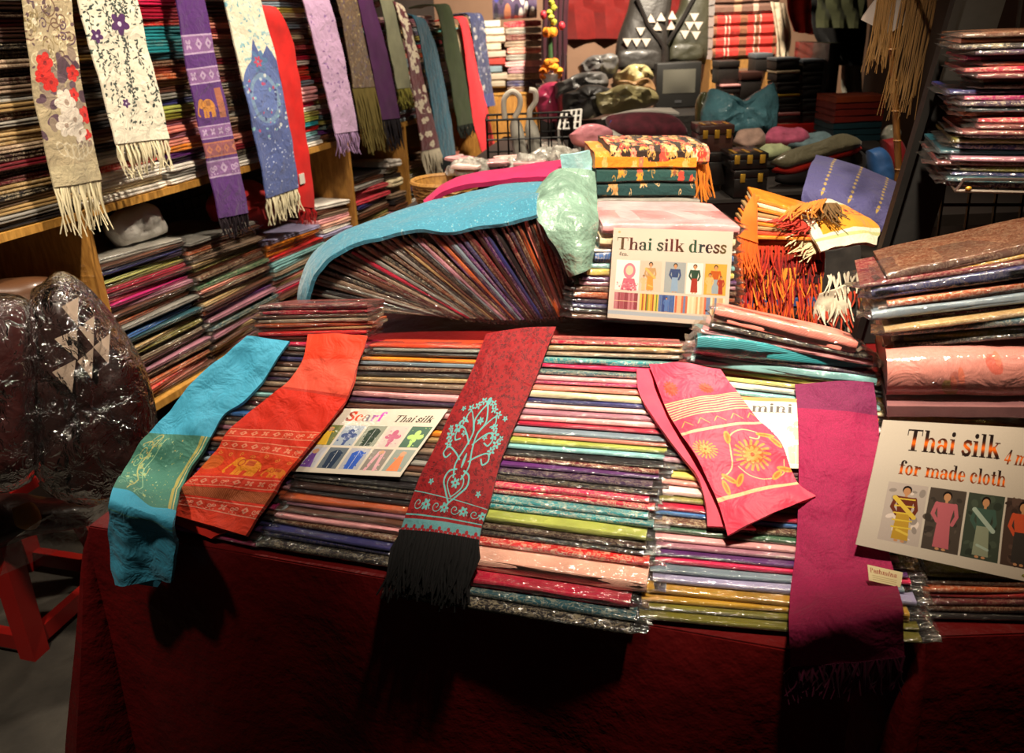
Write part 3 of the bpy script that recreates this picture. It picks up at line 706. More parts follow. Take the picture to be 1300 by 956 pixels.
# a little row of packet ends right of the magenta scarf
# --- the tall stack at the right
RS = dict(BL=PY(1126, 528, 1.17), BR=PY(1400, 535, 1.05))
z_ = RS['BL'][2]
stack(PY(1140, 446, 1.20), PY(1400, 425, 1.10), PY(1100, 345, 1.25), PY(1400, 290, 1.15), [('brown', 1.5, .2), ('gold', .6, .9), ('maroon', .8, .3), ('navy', 1.6, .2), ('rust', 1.0, .6), ('brown', .8, .2), ('greyblue', 1.3, .1), ('maroon', 1.0, .5), ('tan', .8, .5), ('darkteal', 1, .5), ('olive', 1.2, .3), ('black', .8, .4)],
      'in the tall stack by the rack', 'tall stack by the rack', .20, jit=.012, pitch=(0, -.1))
t = thing('riser_box', 'dark box behind the cloth price sign, under the tall stack', 'box', (RS['BL'][0]+.15, RS['BL'][1]+.12, .70))
q0, q1 = RS['BL']+A(.02, .03, 0), RS['BR']+A(0, .06, 0); zz = RS['BL'][2]-.008; c = [q0, q1, q1+A(0, .18, 0), q0+A(0, .18, 0)]
part(MB().hexa([A(p[0], p[1], .702) for p in c]+[A(p[0], p[1], zz-.02) for p in c]), 'body', m_wood1, t, False)
part(MB().hexa([A(p[0], p[1], zz-.02) for p in c]+[A(p[0], p[1], zz) for p in c]), 'lid', m_wood1, t, False)

# --- the fan of packets on the higher table
tops = spline([(396, 386), (397, 360), (412, 338), (440, 317), (480, 304), (530, 297), (575, 292), (630, 284), (690, 276), (712, 276)], 52)
bots = spline([(545, 402), (560, 404), (600, 406), (650, 408), (700, 404), (738, 398)], 52)
fanc = ['black', 'taupe', 'grey', 'black', 'brown', 'grey', 'taupe', 'black', 'grey', 'brown', 'maroon', 'taupe', 'black', 'crimson', 'grey', 'taupe', 'black', 'brown', 'grey', 'black', 'taupe', 'tan', 'brown', 'black', 'greyblue', 'mauve', 'brown', 'purple', 'rust', 'darkpurple', 'greyblue', 'purple', 'navy', 'brown', 'maroon', 'darkbrown', 'purple', 'navy', 'darkpurple', 'black', 'maroon', 'darkpurple', 'brown', 'rust', 'salmon', 'darkbrown', 'rust', 'maroon', 'darkpurple', 'darkteal', 'black', 'darkteal']
rg = random.Random(3)
for i in range(52):
    f = i/51; y0 = 1.90-.02*f
    b_, t_ = PY(*bots[i], y0), PY(tops[i][0]+rg.uniform(-3, 3), tops[i][1]+6+rg.uniform(-4, 3), y0-.03)
    b_[2] = max(b_[2], .875)
    place_packet(t_, b_, .0095+.003*rg.random(), .20, (fanc[i], rg.choice([0, .2, .4])), f'{NAMES.get(fanc[i], fanc[i])} packet in the fan under the turquoise shawl', 'fan of packets under the turquoise shawl', True, away=(.05, 1, -.02))
# a second, lower fan row just showing behind the turquoise shawl
for i in range(16):
    f = i/15; x = lerp(585, 700, f); cn = ['salmon', 'pink', 'lavender', 'rust', 'palepink', 'mauve'][i % 6]
    place_packet(PY(x-8, lerp(262, 236, f), 2.18), PY(x+20, lerp(330, 320, f), 2.18), .012, .12, (cn, .2), f'{NAMES.get(cn, cn)} packet standing between the turquoise and magenta shawls', 'packets between the two shawls', True, away=(.05, 1, .1))

# --- the stack that carries the dress price sign
stack(PY(722, 404, 1.80), PY(930, 414, 1.80), PY(764, 300, 1.80), PY(936, 300, 1.80), [('cream', 2.6, 0), ('white', .8, 0), ('blue', 2.2, .8), ('paleteal', 1.2, .1), ('yellow', 1.6, .5), ('purple', 1.0, .2), ('mauve', 1, 0), ('brown', 1.2, .3), ('rust', 1.4, .4), ('darkpurple', 1.2, .1), ('navy', 1, .1), ('black', 1.2, 0), ('brown', 1, .2)],
      'behind the dress price sign', 'stack behind the dress price sign', .26)
place_packet(PY(765, 298, 1.79), PY(938, 300, 1.79), .026, .27, ('pink', 0), 'pale pink silk packet on top of the stack behind the dress sign', 'stack behind the dress price sign')

# ================================================================== scarves spread over the front rows
rgp = random.Random(11)
# --- turquoise scarf with a green paisley panel
cv = Canvas(300, 900, '#48acd0')
cv.rect(0, 330, 300, 620, '#4c8474')
for k in range(9):
    x, y = 60+rgp.uniform(-30, 60), 355+k*28; cv.swirl(x, y, rgp.uniform(18, 34), 3, rgp.choice(['#9cc08c', '#b8b070', '#86b498']), 1.4, rgp.uniform(0, 6)); cv.flower(x+rgp.uniform(-20, 40), y+10, 10, '#a8c490', '#c8a850', 6)
cv.stroke([(80, 340), (60, 420), (95, 500), (60, 600)], 6, '#b8b878'); cv.stroke([(110, 345), (92, 430), (125, 520), (95, 612)], 4, '#9cc49c')
cv.speck(90, 1.5, 4, ['#a8c08c', '#c0b070', '#88b49c'], rgp, (10, 340, 190, 612)); cv.rect(262, 330, 276, 620, '#b4a860'); cv.rect(282, 330, 287, 620, '#d0c080')
cv.speck(40, 1, 2.5, ['#a8b878'], rgp, (190, 350, 255, 600))
cv.rect(0, 712, 300, 716, '#5cb0a4'); cv.noise(.035, rgp)
m_s = m_print('turquoise_scarf_weave', cv.a, .6, .08)
on1 = lambda x, y, o=.024: on_col(1, x, y, o)
pf = FL+OUT*.075
hang = lambda x, y: PP(x, y, pf, OUT)
rows = [(on1(316, 428), on1(367, 433)), (on1(296, 443), on1(345, 465)), (on1(254, 479), on1(311, 507)), (on1(215, 522), on1(282, 527)), (on1(179, 562), on1(258, 569)), (on1(157, 596), on1(233, 614)),
        (hang(139, 633), hang(222, 662)), (hang(135, 680), hang(223, 695)), (hang(139, 722), hang(221, 730)), (hang(147, 742), hang(219, 738))]
P = sheet(rows, 24, 90, wr=.010, ws=13, sd=1, folds=1.4, famp=.004, up=(0, -.4, 1))
o = wobj(sheet_mb(P, -.007), 'silk_scarf', m_s, 'turquoise scarf with a green paisley panel, hanging over the table corner', 'scarf')
tail = sheet([(hang(158, 735)-OUT*.012, hang(205, 737)-OUT*.012), (hang(172, 746)-OUT*.012, hang(196, 749)-OUT*.012)], 6, 5, wr=.002); part(sheet_mb(tail, .004), 'inner_fold', m_cloth('turquoise_plain', '#3494b8'), o)

# --- red scarf with an elephant
cv = Canvas(300, 900, '#d8301a')
cv.rect(0, 0, 300, 110, '#e03a1c'); cv.rect(0, 110, 300, 255, '#e0503a'); cv.rect(0, 255, 300, 470, '#d42a14'); cv.rect(0, 255, 300, 268, '#b83020')
for y in (470, 535): cv.band(y, y+42, '#e88868', rgp, '#d63a20')
cv.rect(0, 577, 300, 690, '#dc3c16'); cv.elephant(150, 688, 120, '#ec8a1c', 1, '#c8501c'); cv.elephant(262, 688, 80, '#e47a20', 1, '#c8501c'); cv.ell(22, 640, 34, 30, '#d8601c')
for k in range(7): cv.swirl(20+k*44, 596+rgp.uniform(-4, 8), 9, 3, '#e48030', 1.2, k)
cv.band(700, 742, '#e4886c', rgp, '#d23620'); cv.rect(0, 750, 300, 795, '#9a4020')
for x in range(0, 300, 6): cv.rect(x, 754, x+2, 792, '#b06838')
cv.band(803, 846, '#e49078', rgp, '#d43a24'); cv.rect(0, 850, 300, 900, '#d83a20'); cv.noise(.04, rgp)
m_s = m_print('red_elephant_weave', cv.a, .6, .08)
rp = [((390, 423), (467, 427)), ((384, 456), (456, 456)), ((363, 487), (444, 498)), ((329, 513), (427, 524)), ((292, 547), (405, 551)), ((273, 573), (375, 588)), ((239, 611), (352, 618)), ((208, 650), (312, 680))]
rows = [(on1(*a, .034), on1(*b, .034)) for a, b in rp]
P = sheet(rows, 24, 90, wr=.008, ws=15, sd=2, up=(0, -.4, 1), bulge=.004)
o = wobj(sheet_mb(P, -.009), 'silk_scarf', m_s, 'orange-red scarf with a woven gold elephant across the packets', 'scarf')
P2 = sheet([(on1(212, 648, .02), on1(300, 672, .02)), (on1(209, 657, .016), on1(276, 679, .016)), (on1(214, 662, .014), on1(268, 684, .014))], 10, 8, wr=.003); part(sheet_mb(P2, -.006), 'inner_fold', m_cloth('red_plain', '#c42418'), o)

# --- maroon scarf with turquoise embroidery and black fringe
cv = Canvas(420, 1100, '#7c0c12')
r2 = np.random.RandomState(4)
for k in range(1500): cv.swirl(r2.uniform(0, 420), r2.uniform(0, 980), r2.uniform(5, 11), 2.2, '#3c080e' if r2.rand() < .8 else '#8c141a', 1.0, r2.uniform(0, 6))
TQ = '#5a9a98'
def motif(cx, cy, S):
    X = lambda u: cx+u*S
    Y = lambda v: cy+v*S
    st = lambda P, w_=2.6: cv.stroke([(X(a), Y(b)) for a, b in P], w_, TQ)
    curve = lambda P: [tuple(q) for q in spline(P, 24)]
    for sg in (-1, 1):
        st(curve([(0, -1.0), (sg*.10, -.82), (sg*.16, -.60), (sg*.06, -.35), (sg*.10, 0), (sg*.18, .35), (sg*.10, .62)]), 9)
        st(curve([(sg*.05, -.1), (sg*.22, -.30), (sg*.40, -.42), (sg*.52, -.30), (sg*.46, -.14), (sg*.34, -.18)]), 8)
        st(curve([(sg*.06, -.35), (sg*.20, -.60), (sg*.36, -.78), (sg*.42, -.62), (sg*.32, -.54)]), 7)
        st(curve([(sg*.12, .25), (sg*.30, .12), (sg*.55, .02), (sg*.62, .16), (sg*.5, .26), (sg*.42, .16)]), 8)
        for (u, v, r) in ((.52, -.40, .12), (.66, -.22, .11), (.60, -.05, .10), (.40, -.84, .09), (.24, -.92, .09), (.44, -.56, .09), (.14, -1.04, .09), (.30, -.3, .07), (.72, -.36, .07)):
            cv.flower(X(sg*u), Y(v), r*S, TQ, '#8a1018', 5, .42, u*9)
        st(curve([(sg*.10, .45), (sg*.26, .52), (sg*.30, .72), (sg*.18, .90), (0, 1.12)]), 9)
        st(curve([(sg*.08, .55), (sg*.17, .62), (sg*.19, .76), (sg*.10, .90), (0, 1.0)]), 6)
    cv.flower(X(0), Y(.72), S*.11, TQ, '#8a1018', 6); cv.flower(X(0), Y(-.62), S*.09, TQ, None, 6); cv.ell(X(0), Y(-1.06), S*.06, S*.1, TQ); cv.ell(X(0), Y(.25), S*.03, S*.16, TQ)
motif(212, 650, 225)
for (x, y) in ((75, 470), (350, 470), (75, 830), (350, 830)): cv.flower(x, y, 15, TQ, None, 5)
cv.rect(0, 880, 420, 884, TQ); cv.rect(0, 966, 420, 972, TQ)
for k in range(4):
    x = 50+k*105; cv.swirl(x, 925, 26, 4, TQ, 1.2, 0, 1); cv.flower(x+45, 925, 24, TQ, '#8a1018', 6); cv.stroke([(x+20, 940), (x+40, 905), (x+70, 940)], 4, TQ)
cv.rect(0, 985, 420, 1100, '#56888c')
for k in range(9): cv.flower(24+k*47, 1030, 22, '#8c1820', None, 4, .6); cv.ell(24+k*47, 1078, 18, 10, '#8c1820')
cv.noise(.05, rgp); m_s = m_print('maroon_embroidery', cv.a, .7, .08)
on3 = lambda x, y, o=.026: on_col(3, x, y, o)
rp = [((617, 424), (706, 414)), ((600, 468), (678, 484)), ((575, 517), (655, 537)), ((552, 569), (636, 584)), ((529, 615), (621, 641)), ((512, 662), (610, 674)), ((503, 690), (606, 708))]
P = sheet([(on3(*a), on3(*b)) for a, b in rp], 18, 70, wr=.004, ws=12, sd=3, up=(0, -.4, 1), bulge=.006)
m_blackf = m_plain('black_yarn', '#070506', .9, 0, .3, 80, bmp=0)
o = wobj(sheet_mb(P, -.010), 'embroidered_scarf', m_s, 'maroon scarf with turquoise embroidery and a black fringe', 'scarf')
tdir = P[-1].mean(0)-P[-8].mean(0); tdir = tdir/np.linalg.norm(tdir)
fr = fringe([p+A(0, -.008, .006) for p in P[-5]], tdir+A(0, -.12, .10), .115, 70, .0028, .008, 5)
part(fr, 'fringe', m_blackf, o, label='black knotted fringe')
fr = fringe([p+A(0, -.004, .002) for p in P[-2]], tdir+A(-.02, -.10, .0), .095, 80, .003, .008, 6); part(fr, 'fringe', m_blackf, o)

# --- coral scarf with gold flowers
cv = Canvas(360, 800, '#dc4058')
G1, G2 = '#e8a878', '#e07838'
cv.rect(0, 190, 360, 196, G1)
for k in range(7): cv.rect(0, 200+k*13, 360, 207+k*13, '#e4a07c')
for (x, y) in ((60, 130), (230, 140)): cv.flower(x, y, 34, '#c8402c', '#b03020', 14, .25)
for k in range(5): cv.stroke([(20+k*75, 330), (45+k*75, 306), (70+k*75, 335)], 4, '#d89050')
cv.rect(0, 355, 360, 369, '#e8a884'); cv.rect(0, 672, 360, 688, '#e8ac80')
def bigfl(x, y, r):
    for k in range(18):
        q = 2*PI*k/18; cv.stroke([(x+math.cos(q)*r*.45, y+math.sin(q)*r*.45), (x+math.cos(q+.2)*r, y+math.sin(q+.2)*r)], r*.16, '#e8803c')
    cv.ell(x, y, r*.62, r*.62, '#dc5c34'); cv.flower(x, y, r*.55, '#e88c48', '#d84c30', 10, .3)
bigfl(225, 520, 70); bigfl(52, 460, 46)
cv.stroke(list(map(tuple, spline([(60, 600), (120, 560), (150, 480), (180, 420), (250, 395), (300, 425), (280, 455), (255, 440)], 40))), 6, G1)
cv.stroke(list(map(tuple, spline([(150, 560), (180, 610), (240, 640), (320, 620), (345, 560)], 30))), 5, G1)
for (x, y, q) in ((90, 605, .8), (60, 640, 1.6), (130, 620, 2.3), (320, 440, .4), (340, 480, 1.2), (290, 625, 2.5), (335, 600, .3), (170, 420, 2.0)): cv.ell(x, y, 34, 13, '#e48838', q); cv.ell(x, y, 22, 6, '#d86428', q)
cv.noise(.03, rgp); m_s = m_print('coral_gold_weave', cv.a, .5, .1)
on4 = lambda x, y, o=.03: on_col(4, x, y, o)
rp = [((824, 462), (915, 470)), ((846, 519), (940, 503)), ((864, 551), (965, 533)), ((883, 579), (990, 561)), ((899, 611), (1004, 593)), ((912, 640), (1015, 614)), ((924, 680), (1036, 629))]
P = sheet([(on4(*a), on4(*b, .036)) for a, b in rp], 24, 80, wr=.010, ws=13, sd=5, up=(0, -.4, 1), bulge=.008)
o = wobj(sheet_mb(P, -.009), 'silk_scarf', m_s, 'coral pink scarf with gold flowers and pale stripes', 'scarf')
rp = [((808, 466), (836, 470)), ((812, 500), (850, 520)), ((836, 540), (872, 556)), ((862, 575), (888, 580)), ((886, 605), (905, 612)), ((896, 640), (925, 640)), ((898, 668), (960, 672))]
P2 = sheet([(on4(*a, .02), on4(*b, .014)) for a, b in rp], 8, 40, wr=.004, ws=14, sd=6, up=(0, -.4, 1)); part(sheet_mb(P2, -.007), 'inner_fold', m_cloth('coral_plain', '#d03c54', .55), o)

# --- magenta shawl hanging over the front edge
cv = Canvas(240, 700, '#8c1844')
cv.rect(0, 0, 240, 70, '#6c1c44'); cv.noise(.05, rgp, 2); m_s = m_print('magenta_weave', cv.a, .75, .08)
pf4 = COLS[4][0]+OUT*.035
hg4 = lambda x, y: PP(x, y, pf4, OUT)
rows = [(on4(1009, 487, .02), on4(1109, 485, .02)), (on4(1013, 529, .02), on4(1116, 540, .02)), (on4(1014, 593, .02), on4(1116, 592, .022)), (on4(1011, 690, .02), on4(1122, 662, .024)), (on4(1004, 745, .022), on4(1134, 722, .03)), (hg4(1002, 800), hg4(1146, 775)), (hg4(1004, 848), hg4(1148, 830))]
P = sheet(rows, 22, 80, wr=.009, ws=11, sd=7, up=(0, -.5, 1), bulge=.004)
o = wobj(sheet_mb(P, -.006), 'silk_shawl', m_s, 'plain magenta shawl hanging over the front edge of the table', 'shawl')
m_magf = m_cloth('magenta_yarn', '#5c1434'); part(fringe(P[-1], (.02, -.02, -1), .06, 60, .0018, .006, 8), 'fringe', m_magf, o)
tcv = Canvas(160, 80, '#e0cfa0'); text(tcv, 'Pashmina', 10, 36, 36, '#a04838', 0, .85)
for y in (48, 58, 68): tcv.rect(20, y, 140, y+3, '#b8a070')
q = [on4(1101, 717, .085), on4(1146, 727, .085), on4(1143, 746, .085), on4(1103, 737, .085)]
part(MB().grid(np.array([[q[0], q[1]], [q[3], q[2]]]), .001), 'care_label', m_print('care_label_print', tcv.a, .7, 0, 0, 0), o, label='small cream sewn-in label')

# ================================================================== price signs
def person(cv, x, y, w_, h, dress, skin='#c08a60', hair='#1c1410', skirt=None, shawl=None):
    """a small standing figure in a printed picture: x, y the feet"""
    k = h
    cv.ell(x, y-k*.90, k*.065, k*.075, hair); cv.ell(x, y-k*.875, k*.05, k*.065, skin); cv.rect(x-k*.02, y-k*.83, x+k*.02, y-k*.78, skin)
    cv.poly([(x-k*.13, y-k*.78), (x+k*.13, y-k*.78), (x+k*.09, y-k*.5), (x-k*.09, y-k*.5)], dress)
    cv.stroke([(x-k*.13, y-k*.76), (x-k*.17, y-k*.58), (x-k*.09, y-k*.46)], k*.055, dress); cv.stroke([(x+k*.13, y-k*.76), (x+k*.17, y-k*.58), (x+k*.12, y-k*.44)], k*.055, dress)
    cv.poly([(x-k*.09, y-k*.5), (x+k*.09, y-k*.5), (x+k*.12, y-k*.04), (x-k*.11, y-k*.04)], skirt or dress)
    cv.ell(x-k*.04, y-k*.02, k*.03, k*.02, skin); cv.ell(x+k*.05, y-k*.02, k*.03, k*.02, skin)
    if shawl: cv.stroke([(x-k*.15, y-k*.75), (x, y-k*.6), (x+k*.15, y-k*.45)], k*.07, shawl); cv.stroke([(x-k*.05, y-k*.2), (x+k*.1, y-k*.15)], k*.04, shawl)
def garment(cv, x0, y0, x1, y1, bg, c, kind):
    cv.rect(x0, y0, x1, y1, bg); mx, w_, h = (x0+x1)/2, x1-x0, y1-y0
    if kind == 0: cv.poly([(mx-w_*.1, y0+h*.2), (mx+w_*.1, y0+h*.2), (mx+w_*.3, y1-2), (mx-w_*.3, y1-2)], c); cv.ell(mx, y0+h*.2, w_*.16, h*.12, '#c89878')
    elif kind == 1: cv.poly([(mx-w_*.32, y0+h*.25), (mx-w_*.1, y0+h*.12), (mx+w_*.1, y0+h*.12), (mx+w_*.34, y0+h*.25), (mx+w_*.24, y1-3), (mx-w_*.24, y1-3)], c); cv.stroke([(mx, y0+h*.15), (mx, y1-4)], 1.5, '#dddddd')
    elif kind == 2: cv.flower(mx, (y0+y1)/2, w_*.38, c, None, 4, .6); cv.rect(mx-w_*.08, y0+h*.4, mx+w_*.08, y1-3, c)
    else:
        cv.stroke([(mx-w_*.1, y0+h*.15), (mx-w_*.25, y1-4)], w_*.16, c); cv.stroke([(mx+w_*.1, y0+h*.15), (mx+w_*.2, y1-4)], w_*.16, c); cv.ell(mx, y0+h*.16, w_*.13, h*.1, '#c89878')
def sign(name, quad, arr, label, thick=.0015, coat=.12, bend=.0):
    q = [A(*p) for p in quad]; n = 12
    P = np.array([[lerp(lerp(q[0], q[1], i/(n-1)), lerp(q[3], q[2], i/(n-1)), j/(n-1)) for i in range(n)] for j in range(n)])
    nn = np.cross(q[1]-q[0], q[3]-q[0]); nn /= np.linalg.norm(nn)
    if nn[1] > 0: nn = -nn
    for j in range(n):
        for i in range(n): P[j, i] += nn*(bend*math.sin(PI*i/(n-1))+.002*nz((i*.3, j*.3, quad[0][0]), 1))
    return wobj(sheet_mb(P, thick), name, m_print(name+'_print', arr, .55, 0, coat, 0, .5), label, 'sign')
# scarf sign
cv = Canvas(640, 420, '#cdc2b2')
text(cv, 'Scarf', 130, 82, 92, lambda X, Y: np.stack([.45+.5*np.sin(X/40)**2, .30+.12*np.sin(X/31), .38+.3*np.cos(X/50)], -1)); text(cv, 'Thai silk', 392, 86, 64, '#3a2c20', .22, .86)
gl = [('#707848', '#e8b838', 0), ('#9aa4b0', '#405080', 2), ('#8c9080', '#28382c', 1), ('#c8b8b0', '#b8607c', 2), ('#4c6858', '#b0d078', 2), ('#b8b8c0', '#704898', 0), ('#606870', '#203048', 1), ('#a8a8b0', '#3058b8', 1), ('#888078', '#d8a0a8', 3), ('#909890', '#e88050', 0)]
for k, (bg, c, kd) in enumerate(gl):
    r_, cc = divmod(k, 5); x0 = 40+cc*120; y0 = 112+r_*146; garment(cv, x0, y0, x0+106, y0+132, bg, c, kd); cv.speck(14, 2, 6, [c, bg], rgp, (x0+5, y0+5, x0+100, y0+125))
on2 = lambda x, y, o=.012: on_col(2, x, y, o)
sign('scarf_sign', [on2(418, 519), on2(569, 520), on2(508, 606), on2(362, 598)], cv.a, 'white printed sign with ten scarf pictures lying on the dark packets')
# the sign half hidden between the coral and magenta scarves
cv = Canvas(420, 420, '#cbc0b0'); cv.rect(0, 0, 420, 22, '#d88040'); text(cv, 'mini', 118, 92, 84, '#4a4440', 0, 1.2); text(cv, 'silk', 20, 92, 50, '#4a4440')
for k in range(6):
    x0, y0 = 20+(k % 3)*130, 120+(k//3)*145; garment(cv, x0, y0, x0+118, y0+132, ['#d8c488', '#b8c4c8', '#e0d8c0'][k % 3], ['#e8c040', '#8898a8', '#d0a890'][k % 3], k % 4)
sign('scarf_sign', [on4(925, 503, .014), on4(1034, 508, .014), on4(1034, 596, .014), on4(912, 592, .014)], cv.a, 'white sign half hidden between the coral and magenta scarves')
# dress sign
cv = Canvas(900, 720, '#cfc1b0'); text(cv, 'Thai silk dress', 30, 165, 140, lambda X, Y: np.stack([.22+.12*np.sin(X/60), .20+.1*np.sin(X/45+1), .15+.06*np.cos(X/50)], -1), 0, .97)
text(cv, '4m.', 52, 214, 46, '#4a4438'); cv.ell(45, 30, 10, 10, '#c8a878')
pan = [(40, 220, '#f0e8dc', '#c87080', '#b05068'), (215, 380, '#c8b8a4', '#b89060', '#c89040'), (405, 560, '#9aa0a0', '#384870', '#88a0b8'), (570, 690, '#e8e0d4', '#304838', '#a03828'), (705, 870, '#d8a040', '#b85820', '#90a0a8')]
for (x0, x1, bg, d1, d2) in pan:
    cv.rect(x0, 245, x1, 485, bg)
    if x0 == 40: cv.ell(140, 330, 45, 62, '#c87888'); cv.ell(140, 325, 28, 38, '#e0c0a0'); cv.poly([(80, 485), (100, 390), (180, 390), (205, 485)], '#c46878'); cv.speck(40, 4, 9, ['#b04860', '#e8c0c0'], rgp, (50, 420, 210, 484))
    else: person(cv, (x0+x1)/2, 482, x1-x0, 235, d1, skirt=d2, shawl='#d8b060' if x0 == 215 else None)
person(cv, 830, 482, 80, 150, '#a03828'); person(cv, 745, 482, 80, 170, '#d8b070'); person(cv, 250, 482, 60, 130, '#e0b080')
for (x0, x1, cs) in ((40, 215, ['#a05058', '#b87078', '#8c4048']), (230, 370, ['#c89838', '#a04838', '#d8b850', '#688838']), (372, 490, ['#4060a0', '#506898', '#384880']), (495, 870, ['#e8d4b0', '#d8b088', '#c86848', '#e0c8a0', '#c8a070', '#7080a0'])):
    n = len(cs)*4
    for k in range(n): cv.rect(x0+(x1-x0)*k/n, 505, x0+(x1-x0)*(k+1)/n, 640, rgp.choice(cs))
person(cv, 430, 638, 50, 120, '#5878b0'); cv.rect(40, 570, 215, 575, '#d8b090')
cv.rect(0, 655, 900, 685, '#a8b0b8'); cv.noise(.02, rgp)
pl, pn = PY(778, 400, 1.765), A(0, -1, .06)
dq = [PP(x, y, pl, pn) for x, y in ((779, 289), (931, 294), (923, 414), (771, 403))]
o = sign('dress_sign', dq, cv.a, 'white dress price sign with two rows of pictures, propped on the stack', .002, .2)
fq = [A(*p)+A(0, -.006, 0) for p in (dq[0]+A(-.012, 0, .02), dq[1]+A(.012, 0, .02), dq[2]+A(.012, 0, -.008), dq[3]+A(-.014, 0, -.008))]
n = 14; FP = np.array([[lerp(lerp(fq[0], fq[1], i/(n-1)), lerp(fq[3], fq[2], i/(n-1)), j/(n-1))+A(0, .003*nz((i*.5, j*.5, 2), 1), 0) for i in range(n)] for j in range(n)])
part(MB().grid(FP, 0), 'plastic_pocket', m_film('sign_film', .05, 30, .004), o)
# cloth sign at the right
cv = Canvas(1000, 840, '#c8bcac')
gr = lambda base: (lambda X, Y: np.stack([np.clip(.12+.85*np.exp(-((Y-base)/26)**2), 0, 1), .08+.35*np.exp(-((Y-base)/24)**2), .07+0*X], -1))
text(cv, 'Thai silk', 140, 190, 205, gr(135), 0, .66); text(cv, '4 m.', 668, 215, 125, gr(180), .18, .66); text(cv, 'for made cloth', 130, 345, 134, gr(318), 0, .70)
ph = [(95, 300, '#b8aaa0', '#6a3020', '#b89030', '#d8b848'), (312, 500, '#4a4038', '#b86068', '#b86068', None), (512, 705, '#3c4438', '#40584c', '#8a9078', '#a0b0a0'), (717, 905, '#4a3830', '#c85030', '#38322e', None), (917, 1000, '#5a6068', '#38506c', '#404858', None)]
for (x0, x1, bg, d1, d2, sl) in ph:
    cv.rect(x0, 400, x1, 775, bg); cv.speck(25, 8, 30, [tuple(np.array(Canvas.c(bg))*f) for f in (.8, 1.2)], rgp, (x0+10, 410, x1-20, 760)); person(cv, (x0+x1)/2, 768, x1-x0, 365, d1, skirt=d2, shawl=sl)
for k in range(5): cv.stroke([(150, 500+k*45), (245, 495+k*45)], 9, '#d8b840')
cv.rect(905, 250, 1000, 395, '#3050a0'); cv.noise(.02, rgp)
sl_o, sl_n = PY(1120, 534, 1.10), A(.05, -.90, .44)
sign('cloth_sign', [PP(x, y, sl_o, sl_n) for x, y in ((1121, 533), (1352, 546), (1334, 745), (1086, 691))], cv.a, 'white cloth price sign with pictures of dressed women, below the pink packet', .0015, .3, .004)

# ================================================================== stacks on the long shelf
rs = random.Random(21)
DK = ['black', 'darkbrown', 'brown', 'taupe', 'grey', 'black', 'maroon', 'darkbrown', 'tan']
MX = ['brown', 'crimson', 'taupe', 'grey', 'olive', 'teal', 'maroon', 'navy', 'tan', 'salmon', 'white', 'mauve', 'rust', 'black', 'greyblue', 'palepink', 'darkteal', 'purple']
def pick(base, n, sd):
    r_ = random.Random(sd); return [(r_.choice(base), r_.uniform(.8, 1.3), r_.choice([0, .3, .6])) for _ in range(n)]
UP = [
 (-.43, -.03, 1.74, pick(DK, 26, 1)+['taupe', 'tan', 'grey', 'black'], 'at the open end of the upper shelf'),
 (.0, .33, 1.74, ['tan', 'gold', 'taupe', 'rust', 'tan', 'brown', 'gold', 'taupe', 'gold', 'darkbrown', 'tan', 'taupe', 'black', 'grey', 'taupe', 'black', 'taupe', 'black', 'brown', 'taupe', 'black', 'grey', ('white', 1, .5), ('red', 1, .6), ('white', 1, .6), ('white', 1, .6), ('cream', 1, .4), ('white', 1, .6)], 'behind the white flowered scarf'),
 (.345, .62, 1.74, ['hotpink', 'hotpink', 'crimson', 'crimson', ('red', 1, .5), 'teal', 'teal', ('teal', 1, .3), 'teal', 'darkteal', ('brown', 1, .4), ('salmon', 1, .5), ('rust', 1, .5), 'tan', 'brown', 'grey', 'navy', ('lime', 1.2, .2), 'olive', 'mauve', 'salmon', 'mauve', ('salmon', 1, .5), ('orange', 1, .5), 'purple', 'darkpurple', ('white', 1, .2), 'grey', ('white', 1, .1)], 'between the white flowered and purple scarves'),
 (.635, .93, 1.74, pick(['black', 'darkbrown', 'taupe', 'maroon', 'grey', 'brown', 'salmon', 'black'], 24, 5)+['salmon', 'maroon', ('black', 1, .4), 'grey', 'white'], 'between the purple and blue scarves'),
 (.945, 1.30, 1.74, ['brown', 'greyblue', 'yellow', ('cream', 1, .3), 'grey', 'greyblue', 'taupe', 'cream', 'brown', ('crimson', 1, .4), 'maroon', 'crimson', 'white', 'red', ('vermilion', 1, .3), 'red', 'greyblue', ('pink', 1.8, 0), ('pink', 1.4, 0), 'hotpink', 'white', ('olive', 1, .4), 'lime', 'teal', ('red', 1.1, 0), 'paleteal', 'greyblue', 'white'], 'between the red and lilac scarves'),
 (1.315, 1.62, 1.74, pick(MX, 28, 8), 'behind the brown fringed scarf'),
 (1.635, 1.95, 1.72, pick(MX, 27, 9), 'between the dark purple and olive scarves'),
 (1.965, 2.28, 1.64, pick(MX, 24, 10), 'behind the teal scarf'),
 (2.295, 2.62, 1.67, pick(MX, 25, 12), 'behind the dark green scarf'),
 (2.635, 3.0, 1.62, pick(MX+['white', 'palepink'], 23, 13), 'behind the hot pink scarf'),
 (3.015, 3.45, 1.62, pick(['white', 'cream', 'palepink', 'pink', 'grey', 'taupe'], 22, 14), 'at the far end of the upper shelf'),
]
for (s0, s1, zt, spec, where) in UP:
    stack(SP(s0, -.012, 1.154), SP(s1, -.012, 1.154), SP(s0+.01, -.025, zt), SP(s1-.01, -.025, zt), spec, where, f'folded shawls {where}', .34, film=False, jit=.007, kind='folded shawl', rng=rs, name='folded_shawl', cat='folded shawl')
